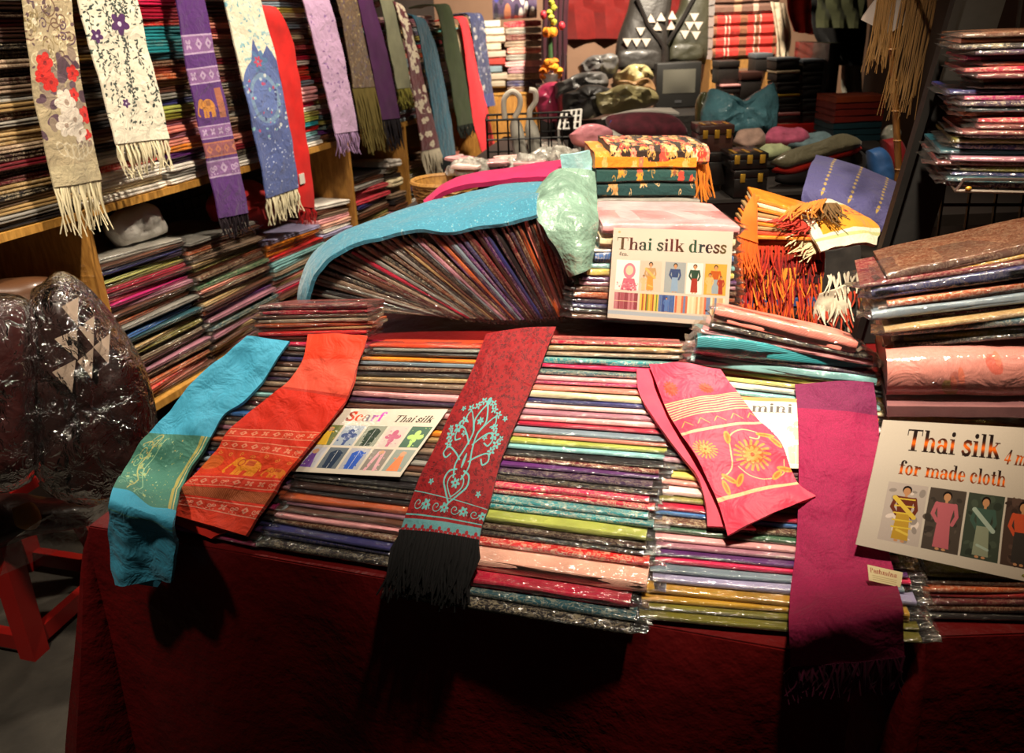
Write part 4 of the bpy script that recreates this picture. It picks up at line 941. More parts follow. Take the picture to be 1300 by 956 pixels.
LOW = [
 (.0, .365, 1.0, [('grey', 1.2, .2), 'brown', 'navy', 'darkpurple', ('palelime', 1, .1), ('olive', 1, .3), 'crimson', 'maroon', ('crimson', 1, .2), 'magenta', 'mauve', 'brown', ('tan', 1, .5), ('rust', 1, .4), 'grey', 'greyblue', 'blue', 'darkteal', ('green', 1, .5), ('tan', 1, .7), ('olive', 1, .6), 'grey', ('taupe', 1, .6), 'brown', ('taupe', 1, .7), 'mauve', ('brown', 1, .6), 'grey', ('rust', 1, .4), ('red', 1, .4), ('salmon', 1, .5), 'brown'], 'nearest stack to the side panel'),
 (.385, .80, .955, ['grey', 'brown', ('rust', 1, .5), ('brown', 1, .6), 'taupe', ('tan', 1, .6), ('olive', 1, .5), ('rust', 1, .4), ('brown', 1, .6), 'brown', ('green', 1, .6), ('salmon', 1, .5), ('brown', 1, .6), 'maroon', ('tan', 1, .5), 'brown', ('rust', 1, .4), 'purple', 'mauve', ('grey', 1, .4), ('darkteal', 1, .6), ('taupe', 1, .5), 'mauve', ('tan', 1, .5), 'brown', 'taupe', ('mauve', 1, .3), 'brown'], 'below the purple scarf'),
 (.82, 1.22, .84, [('lavender', 1, 0), ('orange', 1.2, 0), ('orange', 1.4, 0), ('red', 1.4, 0), ('paleteal', 1.1, 0), ('paleteal', 1.4, 0), ('taupe', 1, .4), ('paleteal', 1, 0), ('salmon', 1, .4), 'tan', ('mauve', 1, .4), 'crimson', 'brown', ('taupe', 1, .5), 'maroon', 'tan', 'brown', 'mauve'], 'below the blue and red scarves'),
 (1.235, 1.485, .90, [('white', 1.3, 0), 'brown', 'taupe', ('pink', 1.2, 0), ('peach', 1.2, .2), ('white', 1, 0), 'lavender', 'brown', 'salmon', 'mauve', 'tan', ('pink', 1, .4), 'salmon', 'brown', 'taupe', 'grey', 'mauve', 'maroon', 'brown'], 'beside the wooden divider'),
 (1.53, 1.88, .97, ['black', 'brown', 'grey', ('crimson', 1, .3), 'maroon', ('crimson', 1, .2), 'navy', 'taupe', 'brown', ('olive', 1, .4), 'tan', ('brown', 1, .5), 'olive', 'taupe', 'darkbrown', 'brown', 'olive', 'tan', 'brown', 'black'], 'beyond the wooden divider'),
 (1.90, 2.07, .99, [('white', 1.3, 0), 'grey', 'black', ('cream', 1.4, 0), 'darkbrown', 'taupe', 'black', 'brown', 'mauve', 'darkpurple', 'black', 'taupe', 'brown', 'maroon', 'black'], 'below the maroon and white scarf'),
 (2.13, 2.5, .92, pick(MX+['white', 'white', 'grey'], 18, 31), 'below the teal scarf'),
 (2.52, 2.95, .93, pick(MX+['white', 'white', 'palepink'], 18, 32), 'below the dark green scarf'),
]
for (s0, s1, zt, spec, where) in LOW:
    stack(SP(s0, .005, .512), SP(s1, .005, .512), SP(s0-.02, -.02, zt), SP(s1-.02, -.03, zt-.02), spec, f'lower shelf, {where}', f'lower shelf stack {where}', .34, film=(s0 < .9), jit=.009, rng=rs, kind='packet', name='shelf_packet')
mb = MB()
m_filmb = m_film('thick_film', .22, 30, .012)
def pillow(outline, o, nrm, depth, back=None, nr=8, wob=.0, sd=0, sub=5, power=4, flat=1.0):
    """a stuffed shape: outline points on a plane, swelling by depth to the front and back"""
    o = A(*o); nrm = A(*nrm)/np.linalg.norm(nrm); back = depth if back is None else back
    out = spline(list(outline)+[outline[0]], len(outline)*sub+1)[:-1]; c = out.mean(0); n = len(out)
    V_, F_ = [c+nrm*depth], []
    rsx = [math.sin(PI/2*(k+1)/nr) for k in range(nr)]
    for r in rsx:
        for p in out:
            q = c+(p-c)*r; V_.append(q+nrm*depth*(1-r**power)**.5*flat+nrm*wob*(nz(q, 14, sd)+.45*nz(q, 37, sd+1))*(1-r**6)+(p-c)/np.linalg.norm(p-c)*wob*.5*nz(q, 11, sd+3))
    for k in range(nr-2, -1, -1):
        r = rsx[k]
        for p in out: q = c+(p-c)*r; V_.append(q-nrm*back*(1-r**power)**.5)
    V_.append(c-nrm*back); tot = 2*nr-1
    for i in range(n): F_.append((0, 1+i, 1+(i+1) % n))
    for k in range(tot-1):
        for i in range(n): F_.append((1+k*n+i, 1+(k+1)*n+i, 1+(k+1)*n+(i+1) % n, 1+k*n+(i+1) % n))
    L_ = len(V_)-1
    for i in range(n): F_.append((L_, 1+(tot-1)*n+(i+1) % n, 1+(tot-1)*n+i))
    return MB().add(V_, F_)
def px_pillow(pts, y, depth, nrm=(0, -1, .2), **k):
    o = PY(*pts[0], y); n_ = A(*nrm)/np.linalg.norm(nrm); return pillow([PP(a, b, o, n_) for a, b in pts], o, n_, depth, **k)

# white plastic bag and red cloth lying on the lower stacks
wobj(pillow([SP(s_, -.10, z) for s_, z in ((.16, .99), (.13, 1.06), (.2, 1.10), (.32, 1.095), (.37, 1.03), (.36, .99))], SP(.2, -.1, 1), SN, .05, wob=.02, sd=4), 'plastic_bag', m_plain('white_plastic', '#b8b4ac', .3, 0, .1, coat=.8, bmp=.004, bs=40), 'white plastic bag on the nearest lower shelf stack', 'plastic bag')
wobj(pillow([SP(s_, -.12, z) for s_, z in ((.66, .955), (.64, 1.02), (.72, 1.07), (.92, 1.06), (1.02, .93), (.95, .86), (.80, .93))], SP(.8, -.12, .9), SN, .06, wob=.03, sd=6), 'crumpled_cloth', m_cloth('red_cloth_crumple', '#9c1c1c'), 'crumpled red cloth behind the blue fringed scarf', 'cloth')

# ================================================================== scarves hanging from the upper shelf
def hang_scarf(pts, arr, label, fr=None, t=.03, zt=1.76, over=.14, nu=12, nv=44, folds=0, famp=0, sd=0, name='hanging_scarf', thick=.005, mat=None):
    """pts: left/right pixels row by row on the shelf's front plane; begins on top of the stack"""
    rows = [(SH(*a, t), SH(*b, t)) for a, b in pts]
    L0, R0 = rows[0]; top = []
    dz = A(0, 0, 1.)
    if zt is not None:
        vL = (L0-rows[1][0]); vR = (R0-rows[1][1]); kL = (zt-L0[2])/max(vL[2], .02); kR = (zt-R0[2])/max(vR[2], .02)
        L1, R1 = L0+vL*kL, R0+vR*kR; top = [(L1-SN*(over+.02)+A(0, 0, -.01), R1-SN*(over+.02)+A(0, 0, -.01)), (L1-SN*.05+A(0, 0, .012), R1-SN*.05+A(0, 0, .012)), (L1-SN*.01, R1-SN*.01)]
    else: top = [(L0-SN*(over+.02)+A(0, 0, -.004), R0-SN*(over+.02)+A(0, 0, -.004)), (L0-SN*.06+A(0, 0, .012), R0-SN*.06+A(0, 0, .012))]
    P = sheet(top+rows, nu, nv, wr=.006, ws=9, sd=sd, folds=folds, famp=famp, up=SN+A(0, 0, .3))
    o = wobj(sheet_mb(P, thick), name, mat or m_print(name+'_weave', arr, .75, .2), label, 'scarf')
    if fr:
        col, ln, n, rad = fr; d = P[-1].mean(0)-P[-6].mean(0); part(fringe(P[-1], d, ln, n, rad, .014, sd+60), 'fringe', m_cloth('yarn_'+col.strip('#'), col, .9), o)
    return o
# paisley
cv = Canvas(180, 760, '#a89878')
for k in range(130): cv.swirl(rgp.uniform(0, 180), rgp.uniform(0, 460), rgp.uniform(10, 30), 4, rgp.choice(['#6a5040', '#c8bc98', '#8a7850', '#50384a']), 1.2, rgp.uniform(0, 6))
cv.speck(120, 3, 10, ['#5a4448', '#c0b090', '#d8ceb4', '#80705c'], rgp, (0, 0, 180, 470)); cv.speck(46, 12, 30, ['#4c3440', '#5c4450', '#8a7868'], rgp, (0, 380, 180, 640))
for (x, y, r) in ((45, 405, 30), (55, 460, 28), (30, 440, 22), (150, 440, 24), (140, 500, 20), (165, 560, 26), (160, 620, 18)): cv.flower(x, y, r, '#c8241c', '#8a1418', 5, .7)
for (x, y, r) in ((95, 520, 40), (115, 570, 36), (80, 585, 34), (130, 610, 30)): cv.flower(x, y, r, '#d4c8b8', '#9c8878', 6, .6)
for k in range(6): cv.ell(52+k*22, 668+abs(k-2.5)*-6, 14, 26, '#c0b498', -.5+k*.2, .25)
cv.rect(0, 700, 180, 760, '#b4a684'); cv.noise(.05, rgp)
hang_scarf([((25, 0), (88, 0)), ((35, 70), (96, 65)), ((50, 150), (112, 145)), ((69, 238), (130, 228))], cv.a, 'beige paisley scarf with red and white flowers, cream fringe', ('#d8cca8', .135, 34, .0028), .05, sd=1, folds=1, famp=.006)
# white with violet flowers
cv = Canvas(200, 640, '#ddd6c0')
for k in range(26):
    x = rgp.uniform(10, 190); y = rgp.uniform(60, 600); Pq = [(x+rgp.uniform(-9, 9)+8*math.sin(q*3), y-q*70) for q in np.linspace(0, 1, 8)]; cv.stroke(Pq, 1.6, '#2c3430')
    for (a, b) in Pq: cv.ell(a+rgp.uniform(-8, 8), b, 5.5, 2.4, '#26302c', rgp.uniform(0, 3))
cv.speck(240, 2, 7, ['#2a3430', '#445048'], rgp, (0, 180, 200, 600), .6)
for (x, y, r) in ((120, 290, 32), (70, 95, 24), (85, 60, 20), (30, 320, 20), (75, 520, 14), (165, 60, 14)): cv.flower(x, y, r, '#4a2058', '#c8c0d0', 5, .55, .3)
cv.noise(.03, rgp)
hang_scarf([((97, 0), (172, 0)), ((112, 60), (184, 55)), ((128, 120), (198, 112)), ((143, 183), (212, 176))], cv.a, 'white scarf with violet flowers and dark vines, cream fringe', ('#ddd2b0', .10, 40, .0028), .065, sd=2, folds=1, famp=.006)
# purple with an elephant
cv = Canvas(160, 900, '#4c1c68')
for (y, h) in ((300, 60), (400, 52), (585, 44), (700, 60)): cv.band(y, y+h, '#a890b0', rgp, '#7c5488')
cv.elephant(56, 560, 92, '#b8782c', 1, '#8a5428'); cv.rect(112, 470, 146, 565, '#9c5c44'); cv.band(640, 690, '#b0684c', rgp, '#8c4c54'); cv.noise(.05, rgp)
hang_scarf([((222, 0), (258, 0)), ((237, 90), (275, 85)), ((256, 180), (295, 174)), ((278, 277), (314, 270))], cv.a, 'purple scarf with a woven gold elephant, black fringe', ('#1c1018', .075, 34, .003), .05, sd=3)
# cream and blue
cv = Canvas(180, 900, '#d8d2ba')
cv.speck(150, 4, 9, ['#88b0b8', '#6aa0ac', '#a8c0bc'], rgp, (0, 0, 180, 400), .7)
cv.poly([(0, 470), (60, 400), (90, 330), (110, 400), (150, 360), (180, 420), (180, 900), (0, 900)], '#44548c'); cv.ell(85, 520, 95, 120, '#5468a0'); cv.ell(85, 540, 70, 90, '#6c88a8', 0, .2)
cv.flower(95, 410, 40, '#486c98', '#a03060', 6); cv.flower(90, 410, 20, '#b03858', '#3898b8', 6)
cv.speck(60, 3, 8, ['#a8b8c8', '#303c70', '#78a8b0', '#a83c64', '#c0c8c8'], rgp, (0, 460, 180, 680)); cv.speck(60, 2, 4, ['#aab4d0'], rgp, (0, 680, 180, 890)); cv.noise(.03, rgp)
hang_scarf([((284, 0), (330, 0)), ((304, 90), (350, 80)), ((322, 170), (366, 158)), ((338, 252), (378, 238))], cv.a, 'cream scarf turning blue with embroidered medallion, cream fringe', ('#d8ceac', .105, 38, .003), .065, sd=4)
# plain red
hang_scarf([((322, 8), (352, 14)), ((345, 60), (372, 60)), ((362, 150), (385, 150)), ((377, 262), (399, 264))], None, 'plain red scarf with a small white tag', ('#a81418', .07, 26, .0026), .045, sd=5, mat=m_cloth('red_scarf_weave', '#cc1c18', .7), zt=None)
q = SH(380, 228, .055); m_wh = m_plain('white_paper', '#dcd4c8', .6, 0, .05)
part(MB().hexa([SP(*( (q-S0)@SU+a, (q-S0)@SN+b, q[2]+c) ) for a, b, c in ((0, 0, -.02), (.035, 0, -.02), (.035, .003, -.02), (0, .003, -.02), (0, 0, .02), (.035, 0, .02), (.035, .003, .02), (0, .003, .02))]), 'price_tag', m_wh, bpy.data.objects['hanging_scarf.004'], False, label='small white tag')
# lilac
cv = Canvas(140, 700, '#c09cc0'); cv.speck(46, 3, 9, ['#7c5490', '#8c68a0', '#6c4880'], rgp, (10, 230, 130, 600), .5); cv.noise(.03, rgp)
hang_scarf([((383, 0), (416, 0)), ((398, 55), (430, 50)), ((412, 110), (442, 106)), ((425, 170), (453, 166))], cv.a, 'lilac scarf with scattered violet flecks and a lilac fringe', ('#a888b0', .10, 28, .003), .06, sd=6)
# brown with a long olive fringe
cv = Canvas(120, 500, '#5c4630'); cv.speck(300, 2, 6, ['#7c6440', '#40301e', '#8a7850', '#4c3850'], rgp); cv.noise(.08, rgp)
hang_scarf([((426, 0), (452, 0)), ((438, 55), (462, 50)), ((448, 112), (476, 110))], cv.a, 'mottled brown scarf with a long olive brown fringe', ('#6e6030', .30, 46, .004), .05, sd=7)
# dark purple
hang_scarf([((453, 0), (472, 0)), ((466, 60), (488, 56)), ((476, 110), (499, 106)), ((484, 152), (507, 150))], None, 'dark purple scarf with a black fringe', ('#150d14', .15, 26, .004), .055, sd=8, mat=m_cloth('dark_purple_weave', '#441848', .7))
# olive grey
hang_scarf([((481, 0), (499, 0)), ((489, 40), (508, 38)), ((497, 80), (515, 78)), ((503, 113), (520, 111))], None, 'olive grey scarf with a mustard fringe', ('#6e6828', .095, 22, .004), .06, sd=9, mat=m_cloth('olive_grey_weave', '#787860', .7))
# maroon and white
cv = Canvas(120, 900, '#5c1822')
for k in range(60): cv.flower(rgp.uniform(0, 120), rgp.uniform(0, 900), rgp.uniform(12, 26), '#cfc2a8', None, 5, .7, rgp.uniform(0, 3))
cv.speck(60, 6, 14, ['#5c1822'], rgp); cv.noise(.05, rgp)
hang_scarf([((500, 4), (512, 8)), ((516, 70), (530, 70)), ((526, 130), (544, 130)), ((535, 192), (558, 187))], cv.a, 'maroon scarf crowded with white flowers, pale fringe', ('#c8bca4', .15, 26, .005), .07, sd=10, zt=None)
# teal
cv = Canvas(120, 600, '#1c5468')
for k in range(5): cv.rect(14+k*24, 0, 20+k*24, 600, '#123a4c')
hang_scarf([((523, 22), (539, 26)), ((536, 70), (556, 72)), ((547, 130), (568, 130)), ((556, 202), (578, 196))], cv.a, 'teal blue scarf with dark stripes and a black fringe', ('#0e1214', .13, 24, .005), .06, sd=11, zt=None)
# dark green
hang_scarf([((553, 9), (570, 8)), ((563, 60), (582, 58)), ((572, 110), (592, 106)), ((580, 160), (600, 156))], None, 'dark green scarf with a black fringe', ('#10140c', .08, 22, .005), .06, sd=12, mat=m_cloth('dark_green_weave', '#28321a', .75), zt=None)
hang_scarf([((575, 40), (590, 40)), ((583, 90), (598, 90)), ((588, 130), (602, 130)), ((592, 166), (604, 164))], None, 'thin beige scarf behind the dark green one', None, .045, sd=14, mat=m_cloth('beige_weave', '#a08c70', .75), zt=None)
# hot pink
hang_scarf([((581, 26), (592, 24)), ((590, 80), (604, 78)), ((598, 130), (616, 128)), ((606, 176), (626, 172)), ((618, 208), (633, 204))], None, 'hot coral red scarf reaching down beside the wire basket', None, .07, sd=13, mat=m_cloth('coral_red_weave', '#d83038', .65), zt=None, folds=.7, famp=.01)
# navy figured
cv = Canvas(120, 600, '#262c50'); cv.speck(90, 4, 12, ['#6c6c80', '#a09c98', '#444a70'], rgp, (0, 0, 120, 520)); cv.rect(0, 530, 120, 600, '#242c68')
hang_scarf([((594, 20), (611, 20)), ((601, 60), (617, 58)), ((607, 95), (622, 94)), ((614, 136), (628, 134))], cv.a, 'navy scarf with pale figures at the end of the shelf', None, .06, sd=15, zt=None)

# ================================================================== shawls lying over the fan
cv = Canvas(700, 240, '#2a6c82'); cv.speck(2600, 1.0, 2.0, ['#4888a0', '#6c8c94', '#2c7890', '#3c8ca0'], rgp); cv.rect(0, 226, 700, 240, '#24607c'); cv.noise(.04, rgp)
m_tq = m_print('turquoise_shawl_weave', np.rot90(cv.a).copy(), .75, .3)
fr_ = [(394, 402, 1.80), (395, 372, 1.80), (407, 345, 1.80), (438, 320, 1.81), (490, 306, 1.83), (535, 298, 1.84), (570, 298, 1.84), (610, 290, 1.84), (650, 281, 1.84), (682, 272, 1.84)]
bk_ = [(402, 396, 1.98), (403, 366, 2.02), (416, 336, 2.06), (446, 308, 2.08), (490, 288, 2.10), (530, 270, 2.12), (575, 257, 2.14), (615, 248, 2.15), (655, 243, 2.15), (700, 244, 2.15)]
P = sheet([(PY(*a[:2], a[2]), PY(*b[:2], b[2])) for a, b in zip(fr_, bk_)], 18, 60, wr=.006, ws=10, sd=21, up=(0, -.3, 1), bulge=.03, folds=2.2, famp=.005)
wobj(sheet_mb(P, .010), 'silk_shawl', m_tq, 'turquoise shawl laid along the top of the fanned packets', 'shawl')
fr_ = [(545, 266, 2.2), (566, 248, 2.2), (600, 239, 2.2), (640, 234, 2.2), (690, 229, 2.2), (718, 224, 2.2)]
bk_ = [(548, 262, 2.3), (570, 242, 2.34), (604, 230, 2.36), (645, 221, 2.38), (692, 214, 2.38), (722, 210, 2.38)]
P = sheet([(PY(*a[:2], a[2]), PY(*b[:2], b[2])) for a, b in zip(fr_, bk_)], 14, 40, wr=.006, ws=10, sd=22, up=(0, -.3, 1), bulge=.016)
wobj(sheet_mb(P, .014), 'silk_shawl', m_cloth('magenta_shawl_weave', '#a01c4c', .7), 'magenta shawl folded behind the turquoise one', 'shawl')
# pale green packets flopping over the end of the fan
m_pg = m_plain('pale_green_satin', '#708c7c', .35, 0, .3, 14, coat=1.0, bmp=.012, bs=30)
pr = [((700, 224), (752, 224)), ((676, 262), (757, 262)), ((690, 290), (756, 288)), ((712, 318), (750, 318)), ((726, 350), (746, 340))]
P = sheet([(PY(*a, y), PY(*b, y)) for (a, b), y in zip(pr, (2.0, 1.90, 1.83, 1.81, 1.80))], 16, 40, wr=.014, ws=14, sd=23, up=(0, -1, .6), bulge=.018)
o = wobj(sheet_mb(P, .010), 'satin_packet', m_pg, 'crinkled pale green satin packet flopped over the end of the fan', 'scarf packet')
pr = [((712, 196), (746, 190)), ((716, 225), (756, 222)), ((726, 252), (760, 250))]
P = sheet([(PY(*a, 2.2), PY(*b, 2.2)) for a, b in pr], 12, 24, wr=.012, ws=16, sd=24, up=(0, -1, .6), bulge=.01); wobj(sheet_mb(P, .008), 'satin_packet', m_plain('aqua_satin', '#9ccccc', .35, 0, .2, 14, coat=1, bmp=.006, bs=34), 'pale aqua packet in film behind the green satin packet', 'scarf packet')
for k, cn in enumerate(['darkteal', 'black', 'green', 'darkteal', 'brown']):
    a = PY(690+k*7, 300+k*4, 1.84); b = PY(722+k*5, 352+k*7, 1.82); place_packet(a, b, .012, .16, (cn, .1), f'{NAMES.get(cn, cn)} packet bent under the pale green satin', 'packets under the pale green satin', True, away=(.1, 1, .1))

# ================================================================== bags on the red stool
RD = m_plain('red_plastic', '#8c1410', .38, 0, .12, 4, coat=.3, bmp=.0006, bs=30)
cx, cy = -1.50, 1.965; rz = math.atan2(.29, .08); e1 = A(math.cos(rz-PI/2), math.sin(rz-PI/2), 0); e1 = A(.08, .29, 0)/.3008; e2 = A(.29, -.08, 0)/.3008
st = thing('plastic_stool', 'red plastic stool under the wrapped bags', 'stool', (cx, cy, 0))
C0 = A(cx, cy, 0)
top_ = [C0+e1*a+e2*b for a, b in ((-.13, -.13), (-.13, .13), (.13, .13), (.13, -.13))]
def slabq(q, z0, z1): return MB().hexa([A(p[0], p[1], z0) for p in q]+[A(p[0], p[1], z1) for p in q])
part(slabq(top_, .43, .46), 'seat', RD, st, False)
feet = []
for a, b in ((-1, -1), (-1, 1), (1, 1), (1, -1)):
    hi = C0+e1*a*.115+e2*b*.115; lo = C0+e1*a*.165+e2*b*.165; feet.append(lo); w0, w1 = .030, .026
    q0 = [lo+e1*u*w1+e2*v*w1 for u, v in ((-1, -1), (-1, 1), (1, 1), (1, -1))]; q1 = [hi+e1*u*w0+e2*v*w0 for u, v in ((-1, -1), (-1, 1), (1, 1), (1, -1))]
    part(MB().hexa([A(p[0], p[1], 0) for p in q0]+[A(p[0], p[1], .43) for p in q1]), 'leg', RD, st, False)
for k in range(4):
    a, b = feet[k], feet[(k+1) % 4]; d = (b-a)/np.linalg.norm(b-a); n_ = np.cross(d, A(0, 0, 1))
    q = [a+d*.02-n_*.014, b-d*.02-n_*.014, b-d*.02+n_*.014, a+d*.02+n_*.014]; part(slabq(q, .02, .07), 'bottom_rail', RD, st, False)
m_bag = m_plain('dark_brown_nylon', '#2c1714', .42, 0, .3, 10, bmp=.006, bs=22, coat=.25)
m_bagl = m_plain('red_brown_nylon', '#3c1614', .45, 0, .3, 10, bmp=.006, bs=22, coat=.25)
m_patch = m_cloth('grey_brown_patch', '#c4ac98', .6, .2)
m_bf = m_film('bag_film', .03, 26, .016, rough_edges=True)
bo = PY(110, 500, 1.80); bn = A(.30, -.93, .20); bn = bn/np.linalg.norm(bn)
pp = lambda x, y, off=0: PP(x, y, bo+bn*off, bn)
outl = [(48, 372), (75, 352), (104, 372), (140, 420), (172, 470), (192, 540), (196, 596), (160, 626), (100, 632), (58, 612), (46, 540), (42, 450)]
bag = thing('duffel_bag', 'dark brown bag with pale triangle patches, wrapped in clear plastic', 'bag', pp(110, 630)-bn*.12)
part(pillow([pp(*p) for p in outl], bo, bn, .075, .16, wob=.022, sd=2, sub=4), 'body', m_bag, bag)
tri = [((79, 389), (100, 377), (99, 413)), ((100, 415), (120, 401), (119, 439)), ((70, 430), (98, 418), (99, 456)), ((119, 440), (140, 423), (138, 461)), ((99, 458), (119, 441), (117, 480)), ((67, 472), (97, 456), (92, 499))]
for q in tri: part(MB().prism([pp(*p, .083) for p in q], bn*.006), 'triangle_patch', m_patch, bag, False)
fo = [(42, 366), (76, 344), (112, 368), (150, 415), (182, 468), (200, 540), (206, 600), (164, 634), (98, 640), (52, 620), (40, 540), (36, 450)]
part(pillow([pp(*p) for p in fo], bo, bn, .108, .17, wob=.034, sd=5, sub=6, nr=12), 'plastic_wrap', m_bf, bag)
P = sheet([(pp(196, 560, .02), pp(204, 590, -.05)), (pp(150, 630, .05), pp(160, 640, -.02)), (pp(60, 655, .07), pp(90, 690, .03)), (pp(10, 690, .08), pp(0, 730, .05))], 8, 24, wr=.01, ws=12, sd=9, up=(0, -1, .4)); part(MB().grid(P, 0), 'plastic_tail', m_film('tail_film', .12, 24, .012), bag)
bo2 = PY(20, 500, 1.72); pp2 = lambda x, y, off=0: PP(x, y, bo2+bn*off, bn)
bag2 = thing('duffel_bag', 'reddish brown bag in plastic beside the one with triangle patches', 'bag', pp2(0, 620)-bn*.1)
part(pillow([pp2(*p) for p in ((-60, 390), (-10, 378), (28, 385), (40, 420), (44, 520), (40, 600), (10, 618), (-60, 610))], bo2, bn, .05, .13, wob=.016, sd=12, sub=4), 'body', m_bagl, bag2)
part(pillow([pp2(*p) for p in ((-60, 384), (-10, 372), (32, 380), (45, 418), (48, 520), (44, 604), (10, 624), (-60, 614))], bo2, bn, .068, .14, wob=.026, sd=15, sub=6, nr=10), 'plastic_wrap', m_bf, bag2)
# bags lying behind and below, on the stool
wobj(px_pillow([(-40, 362), (20, 352), (72, 356), (70, 400), (0, 410), (-40, 400)], 2.05, .10, (.3, -.9, .3), wob=.01, sd=3), 'duffel_bag', m_plain('brown_vinyl', '#5a3a24', .4, 0, .2, 8, coat=.5), 'plain brown vinyl bag behind the wrapped bags', 'bag')
wobj(px_pillow([(-40, 628), (10, 625), (45, 632), (120, 640), (128, 662), (60, 676), (-40, 700)], 1.86, .10, (.2, -.9, .4), wob=.015, sd=8), 'duffel_bag', m_bag, 'flat dark bag under the wrapped bags, on the red stool', 'bag')
wobj(px_pillow([(16, 645), (40, 638), (52, 658), (44, 672), (22, 668)], 1.74, .02, (.2, -.9, .4)), 'carton_piece', m_plain('carton_tan', '#9a7440', .7), 'small tan carton piece poking out above the stool', 'carton')

# ================================================================== folded shawls and clutter on the higher table
def slab(FLp, FRp, T, D, arr_mat, label, name='folded_shawl', cat='folded shawl', group=None, sd=0, away=None, color=None, nv=26, droop=0, wr=.004):
    """a cloth folded flat: wraps from the back over the top and round the front edge to the underside"""
    L, R_ = A(*FLp), A(*FRp); x = R_-L; x = x/np.linalg.norm(x)
    if away is None: y = np.cross(A(0, 0, 1.), x); y = y/np.linalg.norm(y)
    else: y = A(*away); y = y-x*(y@x); y = y/np.linalg.norm(y)
    z = np.cross(x, y); r = T/2
    prof = [(D, T*.86), (D*.6, T), (r*.9, T), (r*.3, T*.88), (0, T*.5), (r*.3, T*.12), (r*.9, 0), (D*.6, 0.0), (D, T*.14)]
    rows = [(L+y*a+z*b-A(0, 0, droop)*(a/D), R_+y*a+z*b-A(0, 0, droop)*(a/D)) for a, b in prof]
    P = sheet(rows, 14, nv, wr=wr, ws=11, sd=sd, up=None)
    mb = MB().grid(P, .0015)
    n = P.shape[0]                                                   # the folded ends, closed as spirals of cloth
    for i in (0, -1):
        pts = [P[j, i]+x*(.002 if i == 0 else -.002) for j in range(n)]; c = np.mean(pts, 0); mb.add(pts+[c], [(j, j+1, n) for j in range(n-1)]+[(n-1, 0, n)])
    return wobj(mb, name, arr_mat, label, cat, group, color=color)
def emb(bg, cols, leaf, sd, n=26):
    r_ = random.Random(sd); c = Canvas(500, 400, bg)
    for k in range(n*4):
        x, y = r_.uniform(0, 500), r_.uniform(0, 400); c.stroke([(x, y), (x+r_.uniform(-14, 14), y+18)], 2.5, leaf); c.ell(x+11, y+12, 9, 3.5, leaf, .6); c.ell(x-11, y+14, 9, 3.5, leaf, -.6); c.flower(x, y, r_.uniform(9, 17), r_.choice(cols), r_.choice(cols), 7, .5, r_.uniform(0, 3))
    for k in range(70): c.swirl(r_.uniform(0, 500), r_.uniform(0, 400), r_.uniform(7, 13), 2.6, leaf, 1.1, r_.uniform(0, 6))
    c.noise(.04, r_); return c.a
# the embroidered pile and the folded base under it
ey = 2.13
zb = PY(820, 251, ey)[2]
stack(PY(752, 405, ey), PY(890, 405, ey), PY(756, 252, ey), PY(888, 252, ey), ['grey', 'mauve', 'teal', 'brown', 'lavender', 'rust', 'tan', 'navy', 'grey', 'maroon', 'brown', 'teal', 'black', 'tan'], 'under the embroidered shawls', 'pile under the embroidered shawls', .26, film=False, fat=1.0)
for k, (px0, px1, yb, yt, D, mt, lb) in enumerate([
  (758, 882, 251, 233, .28, m_print('teal_scroll_embroidery', emb('#1c3c3c', ['#c89868', '#b88850'], '#c8a070', 41, 10), .8, .2), 'dark teal shawl with cream scrolls, lowest of the embroidered pile'),
  (757, 883, 233, 215, .28, m_print('teal_flower_embroidery', emb('#1e4440', ['#d84030', '#e89028', '#c85040', '#7c4830'], '#a8803c', 42, 16), .8, .2), 'dark teal shawl with red and orange flowers, second lowest embroidered'),
  (755, 884, 215, 197, .29, m_print('orange_flower_embroidery', emb('#d8801c', ['#e8a868', '#d86848', '#a8a058'], '#a8a050', 43, 14), .8, .2), 'orange embroidered shawl under the black flowered one'),
  (774, 900, 210, 188, .30, m_print('black_flower_embroidery', emb('#2a1c14', ['#d83828', '#e87860', '#d8a870', '#c84838', '#e8b890'], '#b8904c', 44, 70), .8, .2), 'black shawl with dense red and gold flowers, topmost of the embroidered pile')]):
    a, b = PY(px0, yb, ey), PY(px1, yb, ey); slab(a, b, (PY(px0, yt, ey)[2]-a[2])*1.0, D, mt, lb, 'embroidered_shawl', group='embroidered pile', sd=30+k)
o = bpy.data.objects['embroidered_shawl.002']
part(fringe([PY(884, 205, ey+.03), PY(898, 205, ey+.10)], (.1, -.1, -1), .11, 22, .003, .02, 9), 'fringe', m_cloth('yarn_orange', '#c8701c', .9), o)
